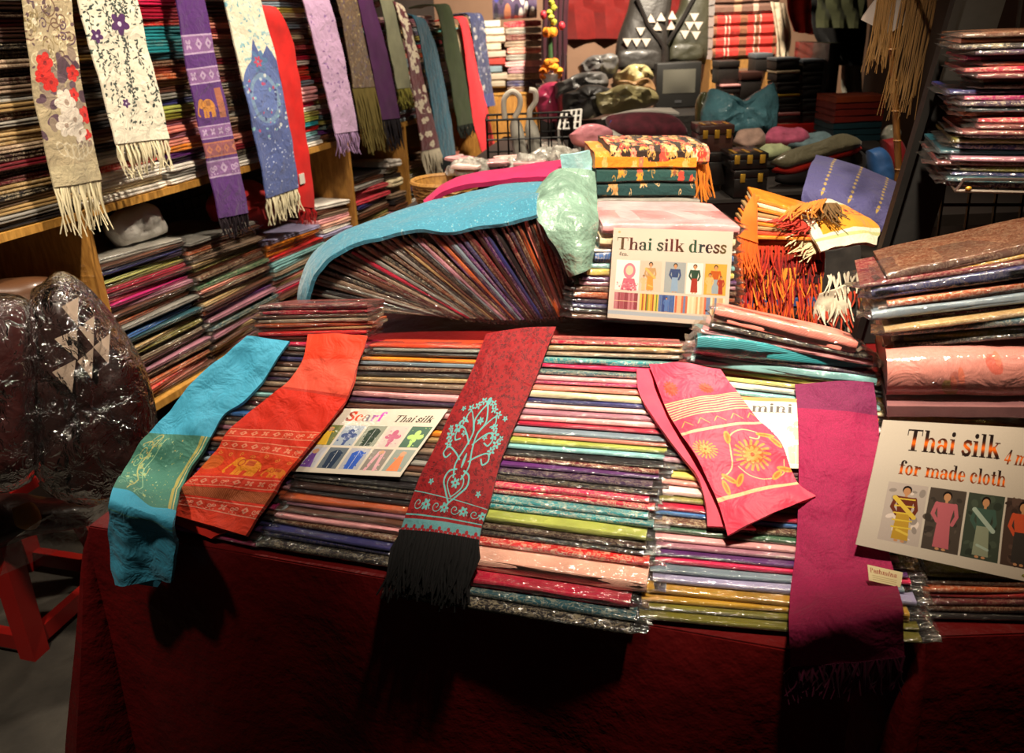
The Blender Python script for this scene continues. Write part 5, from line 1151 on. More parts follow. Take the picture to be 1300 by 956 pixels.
# jewellery boxes
m_blk = m_plain('black_lacquer', '#14100e', .35, 0, .2, 8, coat=.4)
m_brn = m_plain('brown_lacquer', '#38201a', .4, 0, .2, 8, coat=.4)
m_gold = m_plain('gold_foil', '#c89c38', .35, .7, .15)
def gift_box(x0, x1, yb, yt, y, D, lid, mat, label, group=None, clasps=3, cat='box', depthtop=0, name='jewellery_box', lidmat=None):
    a, b = PY(x0, yb, y), PY(x1, yb, y); zt = PY(x0, yt, y)[2]; h = zt-a[2]; X0, X1, Y0, Z0 = a[0], b[0], y, a[2]
    t = thing(name, label, cat, ((X0+X1)/2, Y0+D/2, Z0), group)
    part(MB().box(X0+.003, X1-.003, Y0+.003, Y0+D-.003, Z0, Z0+h*(1-lid), bev=.003), 'body', mat, t)
    l_ = part(MB().box(X0, X1, Y0, Y0+D, Z0+h*(1-lid)+.001, zt, bev=.004), 'lid', lidmat or mat, t)
    for k in range(clasps):
        x = lerp(X0, X1, (k+.5)/clasps); w_ = (X1-X0)*.07
        part(MB().box(x-w_, x+w_, Y0-.003, Y0+.001, Z0+h*(1-lid)-.012, Z0+h*(1-lid)+.016, bev=.001), 'clasp', m_gold, l_)
        part(MB().box(x-w_*.6, x+w_*.6, Y0+.02, Y0+D*.6, zt-.0005, zt+.0015), 'gold_stripe', m_gold, l_)
    return t
gift_box(887, 931, 194, 160, 2.75, .14, .35, m_brn, 'brown jewellery box with gold studs beside the embroidered pile', clasps=3)
gift_box(896, 927, 236, 194, 2.74, .14, .3, m_blk, 'plain black box under the brown jewellery box', clasps=0)
gift_box(927, 975, 216, 196, 2.62, .16, .4, m_blk, 'black jewellery box with gold clasps, stacked on another', clasps=3)
gift_box(930, 974, 252, 217, 2.62, .16, .3, m_blk, 'black box with dark gold trim under the clasped one', clasps=2)
for (x0, x1, yy, D, nm) in ((886, 932, 2.75, .16, 1), (926, 978, 2.62, .18, 2)):
    pass

# orange pile with hanging fringes
oy = 1.93
fcol = ['#b83018', '#d8601c', '#a02018', '#c84818', '#e08828', '#8c1c18']
base_spec = [('#2c1c18', 'dark brown'), ('#24406c', 'blue printed'), ('#3c1a16', 'dark red brown'), ('#301818', 'near black'), ('#5a1c14', 'dark red'), ('#7c2c16', 'rust brown'), ('#a84818', 'burnt orange')]
zb, zt = .868, PY(990, 304, oy)[2]
for k, (c_, nm) in enumerate(base_spec):
    f = k/len(base_spec); z0 = lerp(zb, zt, f); T = (zt-zb)/len(base_spec)*.97
    L = PZ(932, lerp(425, 306, f), z0); X0, X1 = PY(934, 400, oy)[0], PY(1052, 400, oy)[0]
    yy = oy-.02*(1-f)
    o = slab(A(X0+.004*(k % 2), yy, z0), A(X1-.01*(k % 3), yy-.01, z0), T, .22, m_cloth('shawl_'+nm.replace(' ', '_'), c_, .8), f'{nm} fringed shawl in the pile below the orange shawls', 'fringed_shawl', 'shawl', 'fringed pile below the orange shawls', sd=50+k)
    if k >= 1:
        ed = [A(lerp(X0, X1, q), yy-.004-.004*math.sin(q*9+k), z0+T*.6) for q in np.linspace(0, 1, 12)]
        part(fringe(ed, (.02, -.16, -1), .085+.02*(k % 2), 34, .0022, .022, 70+k, curl=.006, seg=5), 'fringe', m_cloth('yarn_'+fcol[k % 6].strip('#'), fcol[k % 6], .85), o)
oc = [('orange', .1), ('cream', .0), ('orange', .2), ('tan', .2), ('peach', .1), ('orange', .1), ('tan', .1), ('vermilion', .2), ('orange', .1)]
stack(PY(940, 303, 1.92), PY(1040, 306, 1.90), PY(962, 249, 1.96), PY(1042, 276, 1.93), [(c_, 1, b_) for c_, b_ in oc], 'fanned on top of the fringed pile', 'orange shawls on the fringed pile', .16, film=False, kind='fringed shawl', jit=.003, name='orange_shawl', cat='shawl')
P = sheet([(PY(960, 248, 1.96), PY(963, 252, 1.93)), (PY(945, 268, 1.93), PY(962, 278, 1.905)), (PY(936, 300, 1.91), PY(962, 308, 1.90))], 8, 18, wr=.004, sd=77, up=(0, -1, .3)); o = wobj(sheet_mb(P, .006), 'orange_shawl', m_cloth('bright_orange_weave', '#e0641c', .75), 'bright orange shawl folded down the side of the fanned shawls', 'shawl')
part(fringe(P[-1], (0, -.1, -1), .09, 24, .0025, .02, 88, curl=.006), 'fringe', m_cloth('yarn_d8601c', '#d8601c', .85), o)
# cream and yellow shawls with thick tassels
cv = Canvas(300, 300, '#d8ccb0'); cv.rect(40, 30, 300, 200, '#d88c20'); cv.band(60, 110, '#b84820', rgp); cv.rect(0, 220, 300, 240, '#b8b878'); cv.noise(.05, rgp)
P = sheet([(PY(1012, 270, 1.95), PY(1062, 262, 2.02)), (PY(1030, 300, 1.90), PY(1112, 288, 1.96)), (PY(1040, 322, 1.87), PY(1110, 312, 1.90))], 14, 24, wr=.010, ws=16, sd=61, up=(0, -.6, 1), bulge=.015)
o = wobj(sheet_mb(P, .010), 'woven_shawl', m_print('cream_yellow_weave', cv.a, .85, .2), 'cream and yellow woven shawl with mixed tassels', 'shawl')
for c_, e0, e1_, d_, sd in (('#b8702c', (1005, 262), (1050, 252), (-.6, -.3, -.6), 1), ('#c8b48c', (1010, 285), (1040, 318), (-.9, -.2, -.5), 2), ('#b03428', (1005, 270), (1030, 290), (-1, -.2, -.3), 3), ('#6a5030', (1035, 258), (1062, 258), (.2, -.4, -.5), 4)):
    part(fringe([PY(*e0, 1.93), PY(*e1_, 1.90)], d_, .05, 26, .003, .025, 90+sd, curl=.006), 'tassels', m_cloth('yarn_'+c_.strip('#'), c_, .9), o)
# dark mixed shawls hanging down between the fringed pile and the tall stack
for k, (c_, pts, lb) in enumerate([('#1e1a16', [((1048, 318), (1092, 312)), ((1046, 370), (1096, 366)), ((1052, 430), (1112, 432))], 'dark shawl hanging between the fringed pile and the tall stack'),
      ('#c0b49c', [((1040, 372), (1074, 362)), ((1034, 398), (1078, 392)), ((1040, 424), (1080, 420))], 'black and cream tasselled shawl end'),
      ('#a8842c', [((1094, 372), (1106, 366)), ((1100, 410), (1114, 406)), ((1112, 460), (1128, 470))], 'mustard shawl edge beside the tall stack')]):
    P = sheet([(PY(*a, 1.80-.02*k), PY(*b, 1.78-.02*k)) for a, b in pts], 10, 20, wr=.012, ws=20, sd=100+k, up=(0, -1, .3), folds=2, famp=.006)
    o = wobj(sheet_mb(P, .006), 'woven_shawl', m_cloth('mixed_shawl_%d' % k, c_, .85, .2, .5), lb, 'shawl')
    for j, fc in enumerate(['#c8bca4', '#a83820', '#1a1614', '#b87c2c'][:4 if k < 2 else 0]):
        part(fringe(P[4+j*4], (.05*j-.1, -.5, -1), .06, 14, .0026, .02, 120+k*5+j, curl=.006), 'tassels', m_cloth('yarn_'+fc.strip('#'), fc, .9), o)

# violet cloth with gold dots
cv = Canvas(420, 300, '#4c4878')
for x in (90, 215, 340):
    for y in range(10, 300, 26): cv.ell(x, y, 7, 8, '#b89848'); cv.rect(x-16, y-1, x+16, y+1, '#6c6898')
cv.noise(.03, rgp); m_vio = m_print('violet_gold_weave', cv.a, .6, .3)
P = sheet([(PY(1034, 208, 2.50), PY(1140, 248, 2.34)), (PY(1026, 222, 2.36), PY(1136, 264, 2.22)), (PY(1020, 246, 2.26), PY(1130, 284, 2.13)), (PY(1021, 258, 2.25), PY(1128, 292, 2.13))], 16, 26, wr=.005, ws=8, sd=63, up=(0, -.5, 1), bulge=.01)
wobj(sheet_mb(P, .03), 'folded_cloth', m_vio, 'violet blue folded cloth with rows of gold dots', 'cloth')
# olive cloths in film
cv = Canvas(300, 200, '#4c4630'); cv.speck(60, 8, 18, ['#7c7448', '#3c3624', '#8c8450'], rgp, None, .5); cv.noise(.05, rgp); m_ol = m_print('olive_figured_weave', cv.a, .7, .2, .5, 900, .6)
for k, (pl_, mt, lb) in enumerate([([(984, 228), (1000, 232), (1090, 225), (1098, 195), (1060, 190), (990, 210)], m_cloth('black_cloth_weave', '#16110f', .7), 'black folded cloths under the olive ones'), ([(980, 216), (1010, 219), (1050, 205), (1094, 190), (1090, 182), (1050, 186), (1000, 200)], m_cloth('bright_red_weave', '#b82418', .7), 'red folded cloth under the olive cloth'), ([(978, 206), (1000, 212), (1050, 198), (1095, 184), (1090, 176), (1070, 170), (1040, 180), (1000, 192)], m_ol, 'olive figured cloth folded on top of red and black ones')]):
    wobj(px_pillow(pl_, 2.66-.012*k, .02, (0, -.8, .6), wob=.006, sd=k, back=.05), 'folded_cloth', mt, lb, 'cloth')
wobj(px_pillow([(1100, 192), (1118, 188), (1132, 205), (1134, 238), (1110, 236), (1102, 215)], 2.75, .05, (-.2, -1, .3), wob=.01), 'cushion', m_cloth('blue_silk', '#2c5488', .45), 'blue silk cushion by the dark post', 'cushion')
wobj(px_pillow([(1118, 178), (1140, 176), (1150, 200), (1140, 230), (1128, 215)], 2.85, .05, (-.2, -1, .3)), 'cushion', m_cloth('red_cushion', '#7c1418', .6), 'dark red cushion behind the blue one', 'cushion')
# low dark crates on the back table that carry the piles
def crate(px0, px1, y0, y1, z1, lb, z0=.942):
    xa, xb = PY(px0, 200, y0)[0], PY(px1, 200, y0)[0]; t = thing('low_crate', lb, 'crate', ((xa+xb)/2, (y0+y1)/2, z0))
    part(MB().box(xa, xb, y0, y1, z0, z1-.012), 'body', m_blk, t, False); part(MB().box(xa-.006, xb+.006, y0-.006, y1+.006, z1-.012, z1), 'lid', m_dk3, t, False)
m_dk3 = m_plain('dark_crate_board', '#1e1814', .8)
crate(884, 980, 2.63, 2.95, PY(950, 252, 2.62)[2]-.001, 'low dark crate under the jewellery boxes')
crate(984, 1100, 2.60, 2.86, PY(1040, 232, 2.66)[2]-.012, 'low dark crate under the olive cloths')
crate(1102, 1150, 2.70, 2.98, PY(1118, 238, 2.75)[2]-.004, 'low dark crate under the two cushions')
crate(572, 768, 2.88, 3.14, PY(660, 226, 2.95)[2], 'low dark crate under the strewn clear bags')
crate(730, 880, 3.2, 3.72, PY(800, 186, 3.3)[2]-.02, 'low dark crate under the dark red cloths')
crate(926, 1062, 3.2, 3.5, PY(960, 200, 3.3)[2]-.012, 'low dark crate under the loose cloths')
crate(878, 990, 3.82, 4.08, PY(930, 172, 3.9)[2]-.006, 'low dark crate under the teal plastic bag')
crate(1116, 1150, 3.2, 3.5, PY(1130, 184, 3.3)[2]-.01, 'low dark crate under the pale bundle')
# the thick pink packets at the bottom of the tall stack
cv = Canvas(500, 260, '#c88074')
for k in range(14): x, y = rgp.uniform(0, 500), rgp.uniform(0, 260); cv.ell(x, y, 20, 8, rgp.choice(['#c85038', '#a07c40', '#c86050', '#b8685c']), .2); cv.ell(x+8, y-5, 9, 6, '#d07058', .6)
cv.rect(430, 0, 500, 260, '#94586a'); cv.noise(.03, rgp)
m_pinkp = m_print('pink_dotted_silk', cv.a, .5, .2, 1.0, 900, .8)
zA = RS['BL'][2]; L_, R_2 = PY(1126, 532, 1.17), PY(1400, 536, 1.07)
o = slab(L_, R_2, .028, .22, m_cloth('mauve_silk', '#8c5c5c', .45, .3), 'mauve silk packet under the thick pink one with coral dots', 'silk_packet', 'scarf packet', sd=210, away=(0, 1, 0))
o = slab(L_+A(-.002, .004, .029), R_2+A(0, .004, .031), .082, .24, m_pinkp, 'thick pink silk packet with coral dots under the dark packets', 'silk_packet', 'scarf packet', sd=211, away=(0, 1, 0), wr=.006)
n_ = 16; FP = np.array([[lerp(L_, R_2, i/(n_-1)*1.02-.02)+A(-.012+.02*(i/(n_-1)), -.006-.006*nz((i*.4, j*.5, 3), 1)-.010*math.sin(PI*j/(n_-1)), .118*(1-j/(n_-1))-.002) for i in range(n_)] for j in range(n_)]); part(MB().grid(FP, 0), 'plastic_sleeve', m_film('pink_packet_film', .03, 26, .012), o)

# ================================================================== things at the back of the stall
def pbox(x0, x1, yb, yt, y, D, bev=.004):
    a, b = PY(x0, yb, y), PY(x1, yb, y); return MB().box(a[0], b[0], y, y+D, a[2], PY((x0+x1)/2, yt, y)[2], bev=bev)
# wicker basket
m_wick = m_wood('wicker_cane', '#7a5220', '#b8863c')
c_ = PY(566, 240, 2.9); t = thing('wicker_basket', 'shallow woven cane basket behind the shawls', 'basket', (c_[0], 2.9, .945))
prof = [(.05, .0), (.09, .03), (.112, .08), (.12, .125), (.113, .125), (.10, .07), (.07, .02), (.0, .012)]
part(MB().lathe((c_[0], 2.9, .955), prof, 28), 'bowl', m_wick, t)
for k in range(9):
    z = .012+k*.013; r_ = np.interp(z, [0, .03, .08, .125], [.052, .092, .114, .122]); part(MB().tube([(c_[0]+r_*math.cos(q), 2.9+r_*math.sin(q), .955+z+.003*math.sin(q*14+k*PI)) for q in np.linspace(0, 2*PI, 57)], .0055, 5, False), 'cane_weave', m_wick, t)
part(MB().tube([(c_[0]+.122*math.cos(q), 2.9+.122*math.sin(q), 1.083) for q in np.linspace(0, 2*PI, 33)], .009, 6, False), 'rim', m_wick, t)
# black wire basket of umbrellas
by, D = 3.2, .20
t = thing('wire_basket', 'black wire basket holding folded umbrellas', 'basket', (PY(670, 212, by)[0], by+.1, .955))
a, b = PY(617, 153, by), PY(727, 153, by); x0, x1, zt = a[0], b[0], a[2]; zb = .955
mb = MB()
for k in range(9):
    x = lerp(x0, x1, k/8)
    for yy in (by, by+D): mb.tube([(x, yy, zb), (x, yy, zt)], .003, 4)
    mb.tube([(x, by, zb), (x, by+D, zb)], .003, 4)
for k in range(5):
    z = lerp(zb, zt, k/4); mb.tube([(x0, by, z), (x1, by, z), (x1, by+D, z), (x0, by+D, z), (x0, by, z)], .0036, 4)
for k in range(1, 4):
    for x in (x0, x1): mb.tube([(x, by+D*k/4, zb), (x, by+D*k/4, zt)], .003, 4)
part(mb, 'wire_mesh', m_wire, t)
part(MB().tube([(x0, by, zt), (x1, by, zt), (x1, by+D, zt), (x0, by+D, zt), (x0, by, zt)], .005, 6), 'rim', m_wire, t)
m_ivory = m_plain('ivory_plastic', '#cfc8b8', .35, 0, .08, coat=.4)
m_canopy = m_cloth('grey_white_canopy', '#a8a498', .6)
for k, (hp, sp, lb) in enumerate([([(641, 152), (640, 126), (650, 116), (659, 122), (660, 135), (653, 150)], [(653, 150), (668, 200)], 'folded umbrella with a wide ivory hook in the wire basket'), ([(672, 114), (679, 116), (680, 128), (673, 140), (672, 152)], [(672, 152), (690, 200)], 'folded umbrella with a narrow ivory hook in the wire basket')]):
    pts = [PY(*p, by+.08) for p in hp]; u = thing('umbrella', lb, 'umbrella', A(PY(*sp[1], by+.08)[0], by+.08, .965), 'umbrellas in the wire basket')
    part(MB().tube(spline(pts, 20), .011, 8), 'handle', m_ivory, u)
    q0, q1 = PY(*sp[0], by+.08), PY(*sp[1], by+.08); q1[2] = .965; part(MB().tube([lerp(q0, q1, f) for f in (0, .1, .5, .9, 1)], [.012, .026, .03, .018, .008], 8), 'folded_canopy', m_canopy, u)
# white wire rack
mb = MB(); c4 = [PY(709, 164, 3.35), PY(736, 163, 3.35), PY(738, 139, 3.45), PY(714, 142, 3.45)]
for k in range(5): mb.tube([lerp(c4[0], c4[1], k/4), lerp(c4[3], c4[2], k/4)], .005, 5); 
for k in range(4): mb.tube([lerp(c4[0], c4[3], k/3), lerp(c4[1], c4[2], k/3)], .005, 5)
for p in (c4[0], c4[1]): mb.tube([p, A(p[0], p[1]+.02, .945)], .005, 5)
wobj(mb, 'wire_rack', m_plain('white_wire', '#d8d4cc', .4, 0, .05), 'small white wire rack leaning beside the umbrellas', 'rack')
# clear packets strewn on the back table
rq = random.Random(5); NPK = 0
for k in range(60):
    x, y = rq.uniform(560, 760), rq.uniform(170, 228); z = .945+.012*rq.randint(0, 3)+.004; p = PZ(x, y, z)
    if p[1] < 2.72 or p[1] > 4.6 or p[0] < -.30+(p[1]-2.66)*.25 or (x0-.05 < p[0] < x1+.05 and by-.25 < p[1] < by+D): continue
    an = rq.uniform(-.7, .7); d = A(math.cos(an), math.sin(an), 0)*.11; cn = rq.choice(['white', 'palepink', 'grey', 'cream', 'paleteal', 'taupe', 'white', 'lavender'])
    place_packet(p-d, p+d, .012, .16, (cn, .2), f'{NAMES.get(cn, cn)} packet in film strewn behind the wire basket', 'packets strewn behind the wire basket', True, name='loose_packet')
m_clr = m_plain('clear_bag_film', '#a8a49a', .25, 0, .45, 26, coat=1.0, bmp=.016, bs=34)
zcr = PY(660, 226, 2.95)[2]
for k in range(26):
    x, yy = rq.uniform(582, 758), rq.uniform(2.90, 3.10); p = A(PY(x, 210, yy)[0], yy, zcr+.014+.018*(k % 3))
    ang = rq.uniform(0, 3); oo = [p+A(math.cos(q+ang)*rq.uniform(.04, .08), math.sin(q+ang)*rq.uniform(.04, .07), rq.uniform(0, .025)) for q in np.linspace(0, 2*PI, 8)[:-1]]
    if k % 3 == 2:
        cn = rq.choice(['palepink', 'paleteal', 'white', 'cream', 'pink']); d = A(math.cos(ang), math.sin(ang)*.4, 0)*.07; place_packet(p-d, p+d, .016, .10, (cn, .2), f'{NAMES.get(cn, cn)} packet among the clear bags before the wire basket', 'packets before the wire basket', True, name='loose_packet')
    else: wobj(pillow(oo, p, (0, -.15, 1), .035, .012, wob=.035, sd=k, sub=4, nr=6), 'clear_bag', m_clr, 'crumpled clear plastic bag on the crate before the wire basket', 'plastic bag', 'clear bags before the wire basket')
def bagp(name, pts, y, dep, mat, label, cat='bag', nrm=(0, -1, .3), **k): return wobj(px_pillow(pts, y, dep, nrm, **k), name, mat, label, cat)
m_pinkf = m_plain('pink_fleece', '#d88890', .8, 0, .15, 20, bmp=.004, bs=50, coat=.3)
bagp('plush_packet', [(722, 172), (740, 160), (765, 160), (779, 168), (772, 184), (748, 188), (728, 183)], 3.15, .05, m_pinkf, 'fluffy pink packet in film behind the green satin', 'packet', wob=.012)
bagp('plastic_bag', [(678, 128), (688, 108), (708, 106), (716, 128), (710, 152), (684, 150)], 4.6, .09, m_plain('magenta_plastic', '#8c2844', .3, 0, .2, 10, coat=.8, bmp=.006, bs=26), 'magenta plastic bag beside the flower bowl', 'plastic bag', wob=.03)
m_dkb = m_plain('black_vinyl', '#1e1b19', .45, 0, .3, 8, coat=.25, bmp=.006, bs=20); m_gryb = m_plain('grey_vinyl', '#4c4a48', .45, 0, .3, 8, coat=.3, bmp=.006, bs=20); m_khk = m_plain('khaki_vinyl', '#8a8058', .45, 0, .35, 8, coat=.35, bmp=.006, bs=20)
for k, (pts, y, mt, lb) in enumerate([
 ([(704, 108), (730, 98), (768, 96), (772, 110), (740, 120), (706, 124)], 4.5, m_gryb, 'long grey vinyl bag on the heap beside the flower bowl'),
 ([(735, 86), (748, 72), (775, 70), (786, 84), (778, 98), (742, 100)], 4.8, m_gryb, 'rounded grey bag on top of the vinyl heap'),
 ([(708, 122), (740, 112), (775, 112), (782, 134), (750, 150), (712, 144)], 4.35, m_dkb, 'black shiny bag at the foot of the vinyl heap'),
 ([(752, 122), (785, 114), (828, 116), (832, 130), (800, 140), (756, 142)], 4.3, m_khk, 'khaki bag in film before the television'),
 ([(778, 96), (800, 84), (822, 86), (828, 100), (800, 108), (780, 108)], 4.7, m_khk, 'small khaki bag with a pale strap below the backpacks'),
 ([(776, 108), (800, 104), (826, 104), (828, 118), (790, 122)], 4.5, m_plain('tan_vinyl', '#8a6a48', .4, 0, .25, 8, coat=.5), 'tan bag squeezed between khaki bags')]):
    bagp('handbag', pts, y, .10, mt, lb, 'bag', wob=.055, sd=k*3, nr=10, sub=7)
# the stand under the heap: dark box table
t = thing('cabinet', 'low black cabinet under the television and bags', 'cabinet', (.98, 4.75, .94))
zc = PY(860, 137, 5.0)[2]
part(MB().box(.32, 1.30, 4.62, 5.15, .945, zc-.10), 'body', m_blk, t, False); part(MB().box(.30, 1.32, 4.60, 5.17, zc-.10, zc-.004), 'top', m_dkb, t, False)
# pile of printed papers
bagp('cloth_pile', [(768, 152), (800, 148), (850, 150), (866, 158), (872, 172), (820, 178), (776, 172)], 3.5, .05, m_cloth('dark_red_print', '#4c1420', .8, .2, .5), 'dark red printed cloth pile behind the embroidered shawls', 'cloth', nrm=(0, -.6, .8))
P = sheet([(PY(764, 152, 3.52), PY(784, 146, 3.62)), (PY(800, 143, 3.58), PY(812, 140, 3.68)), (PY(862, 145, 3.6), PY(852, 139, 3.7))], 6, 14, wr=.003, up=(0, 0, 1)); wobj(sheet_mb(P, .008), 'paper_sheet', m_wh, 'long white paper lying on the dark red cloths', 'paper')
wobj(MB().hexa([PY(*p, y) for p, y in (((772, 163), 3.44), ((792, 165), 3.44), ((793, 163), 3.47), ((773, 161), 3.47), ((775, 153), 3.45), ((788, 150), 3.45), ((789, 149), 3.47), ((776, 152), 3.47))]), 'card', m_plain('blue_card', '#28408c', .5), 'small blue card before the dark red cloths', 'card', smooth=False)
bagp('crumpled_paper', [(738, 174), (760, 166), (790, 172), (800, 186), (760, 190), (742, 186)], 3.3, .02, m_plain('clear_packets', '#b8b4a8', .3, 0, .3, 20, coat=.9, bmp=.01, bs=30), 'crumpled clear film beside the pink packet', 'plastic film', nrm=(0, -.5, .8), wob=.02)
# television
ty = 5.0; t = thing('television', 'small black tube television with a grey screen', 'television', (PY(860, 136, ty)[0], ty+.15, zc))
a, b = PY(832, 136, ty), PY(889, 136, ty); zt_ = PY(860, 79, ty)[2]
part(MB().box(a[0], b[0], ty, ty+.10, zc, zt_, bev=.012), 'case', m_plain('tv_plastic', '#171614', .45, 0, .1, coat=.2), t)
part(MB().box(a[0]+.03, b[0]-.03, ty+.10, ty+.32, zc+.02, zt_-.03, bev=.02), 'rear_housing', m_blk, t)
sa, sb = PY(841, 119, ty), PY(882, 119, ty); szt = PY(860, 88, ty)[2]
sx = np.array([[A(lerp(sa[0], sb[0], i/9), ty-.002-.012*(1-(2*i/9-1)**2)*(1-(2*j/7-1)**2), lerp(szt, sa[2], j/7)) for i in range(10)] for j in range(8)]); part(MB().grid(sx, 0), 'screen', m_plain('grey_screen', '#4c4a42', .18, 0, .05, 3, coat=.8, bmp=0), t)
part(MB().box((a[0]+b[0])/2-.02, (a[0]+b[0])/2+.02, ty-.004, ty, zc+.03, zc+.045), 'badge', m_steel, t)
# backpacks with triangle patches
m_pack = m_plain('charcoal_nylon', '#24211e', .5, 0, .3, 8, bmp=.004, bs=24, coat=.3); m_pack2 = m_plain('olive_nylon', '#2c2b1e', .5, 0, .3, 8, bmp=.004, bs=24, coat=.3); m_lite = m_cloth('pale_grey_patch', '#a09488', .7)
def backpack(pts, y, mat, tris, label, up, pocket, seam):
    n_ = A(0, -1, .12)/np.linalg.norm([1, .12]); o = PY(*pts[0], y); q = lambda x, yy, off=0: PP(x, yy, o+n_*off, n_)
    t = thing('backpack', label, 'backpack', q(np.mean([p[0] for p in pts]), max(p[1] for p in pts)))
    part(pillow([q(*p) for p in pts], o, n_, .09, .10, wob=.01, sub=4), 'body', mat, t)
    part(pillow([q(*p, .075) for p in pocket], o, n_, .03, .03, wob=.01, sub=4), 'pocket', mat, t)
    for (x, yy, s_, u) in tris:
        d = -1 if u else 1; part(MB().prism([q(x-s_, yy-d*s_*.8, .088), q(x+s_, yy-d*s_*.8, .088), q(x, yy+d*s_, .088)][::1], n_*.012), 'triangle_patch', m_lite, t, False)
    for sm in seam: part(MB().tube([q(*p, .10) for p in sm], .012, 5), 'strap', m_dkb, t)
backpack([(780, 86), (783, 52), (797, 12), (806, -20), (850, -20), (848, 40), (846, 92), (812, 96)], 5.35, m_pack, [(813, 40, 6, 0), (796, 54, 6, 0), (808, 54, 6, 0), (820, 54, 6, 0), (826, 24, 6, 1), (839, 22, 6, 1), (834, 34, 6, 1)], 'charcoal backpack with pale triangles hanging beside its olive twin', 1, [(784, 86), (786, 66), (815, 62), (838, 66), (838, 86), (812, 90)], [[(808, -5), (822, 30), (842, 58), (843, 90)]])
backpack([(848, 80), (846, 40), (862, 10), (868, -20), (896, -20), (905, 30), (902, 76), (875, 84)], 5.40, m_pack2, [(853, 20, 6, 1), (852, 33, 6, 1), (881, 22, 6, 0), (875, 33, 6, 0), (886, 33, 6, 0), (869, 44, 6, 0), (883, 45, 6, 0)], 'olive backpack with pale triangles beside the plaid mats', 1, [(850, 76), (852, 58), (876, 54), (892, 58), (892, 74), (872, 79)], [[(882, -5), (866, 25), (846, 56)]])
# plaid folded mats
cv = Canvas(500, 120, '#a82820')
for x in (0, 205, 330, 470): cv.rect(x, 0, x+(60 if x in (205,) else 26), 120, '#6c4028')
for x in (90, 120, 320, 360): cv.rect(x, 0, x+10, 120, '#a89080')
cv.noise(.05, rgp); m_pl = m_print('red_plaid_weave', cv.a, .7, .2, .5, 900, .6)
cv2 = Canvas(500, 120, '#5c4034'); cv2.rect(150, 0, 210, 120, '#8c6c54'); cv2.rect(300, 0, 340, 120, '#a08474'); m_pl2 = m_print('brown_plaid_weave', cv2.a, .7, .2, .5, 900, .6)
my = 5.2; zs = [PY(945, y_, my)[2] for y_ in (74, 60, 46, 32, 18, 4, -8)]
for k in range(6):
    xa, xb = PY(906, 40, my)[0], PY(987, 40, my)[0]; slab(A(xa, my, zs[k]), A(xb, my, zs[k]), (zs[k+1]-zs[k])*.97, .3, m_pl if k < 4 else m_pl2, ('red plaid mat folded in the pile beside the backpacks' if k < 4 else 'brown plaid mat on top of the red ones'), 'plaid_mat', 'mat', 'plaid mats beside the backpacks', sd=140+k)
t = thing('mat_stand', 'brown wooden stand under the plaid mats', 'stand', (PY(946, 74, my)[0], my+.15, .94)); part(MB().box(PY(906, 40, my)[0], PY(987, 40, my)[0], my+.02, my+.28, zs[0]-.06, zs[0]-.002), 'top', m_wood1, t, False)
for x in (PY(910, 40, my)[0], PY(983, 40, my)[0]): part(MB().box(x-.02, x+.02, my+.04, my+.26, .0, zs[0]-.06), 'side', m_wood1, t, False)
# boxes piled between television and tray
def simple_box(x0, x1, yb, yt, y, mat, lidmat, label, D=.18, group=None, clasps=0): return gift_box(x0, x1, yb, yt, y, D, .3, mat, label, group, clasps, name='gift_box', lidmat=lidmat)
m_dk2 = m_plain('dark_box_card', '#221d1a', .5, 0, .2); m_bei = m_plain('beige_card', '#a08c70', .6); m_gre = m_plain('grey_card', '#54585c', .5); m_pnk = m_plain('pink_card', '#a87470', .6)
zq = 4.25
rowsL = [(157, 143, m_pnk), (142, 133, m_dk2), (132, 120, m_gold), (119, 105, m_dk2), (104, 90, m_bei), (89, 74, m_gre)]
rowsR = [(158, 142, m_dk2), (141, 126, m_dk2), (125, 109, m_dk2), (108, 92, m_dk2), (91, 76, m_gre)]
for k, (yb, yt, lm) in enumerate(rowsL): simple_box(986-k*.3, 1015, yb, yt, zq, m_dk2, lm, f"dark gift box with a {dict([(m_pnk, 'pink'), (m_dk2, 'black'), (m_gold, 'gold'), (m_bei, 'beige'), (m_gre, 'grey')])[lm]} lid in the column above the red tray", .16, 'gift boxes above the red tray')
for k, (yb, yt, lm) in enumerate(rowsR): simple_box(1018, 1047, yb, yt, zq, m_dk2, lm, f"{'grey lidded' if lm is m_gre else 'all black'} gift box in the column beside the tall black board", .16, 'gift boxes beside the black board')
t = thing('tray', 'bright red tray under the gift boxes', 'tray', (PY(1018, 172, zq)[0], zq, .945)); a, b = PY(984, 172, zq-.04), PY(1054, 172, zq-.04); zt_ = PY(1018, 158.5, zq)[2]
m_rt = m_plain('red_tray_plastic', '#b81c14', .4, 0, .08, coat=.3); part(MB().box(a[0], b[0], zq-.04, zq+.22, zt_-.03, zt_-.002, bev=.004), 'tray_floor', m_rt, t)
part(MB().box(a[0], b[0], zq-.05, zq-.038, .945, zt_+.012, bev=.003), 'front_rim', m_rt, t); part(MB().box(a[0]+.02, b[0]-.02, zq, zq+.18, .945, zt_-.03), 'foot', m_blk, t)
for (x0, x1, yb, yt, y, mt, lm, lb) in [(911, 938, 107, 78, 4.55, m_dk2, m_dk2, 'ridged black box beside the television'), (939, 966, 126, 92, 4.5, m_dk2, m_brn, 'dark brown box behind the teal bag'), (916, 940, 120, 108, 4.5, m_dk2, m_pnk, 'small pink lidded box before the ridged black one'), (958, 980, 91, 68, 4.62, m_dk2, m_gre, 'grey lidded box on top of the brown one')]:
    simple_box(x0, x1, yb, yt, y, mt, lm, lb, .15)
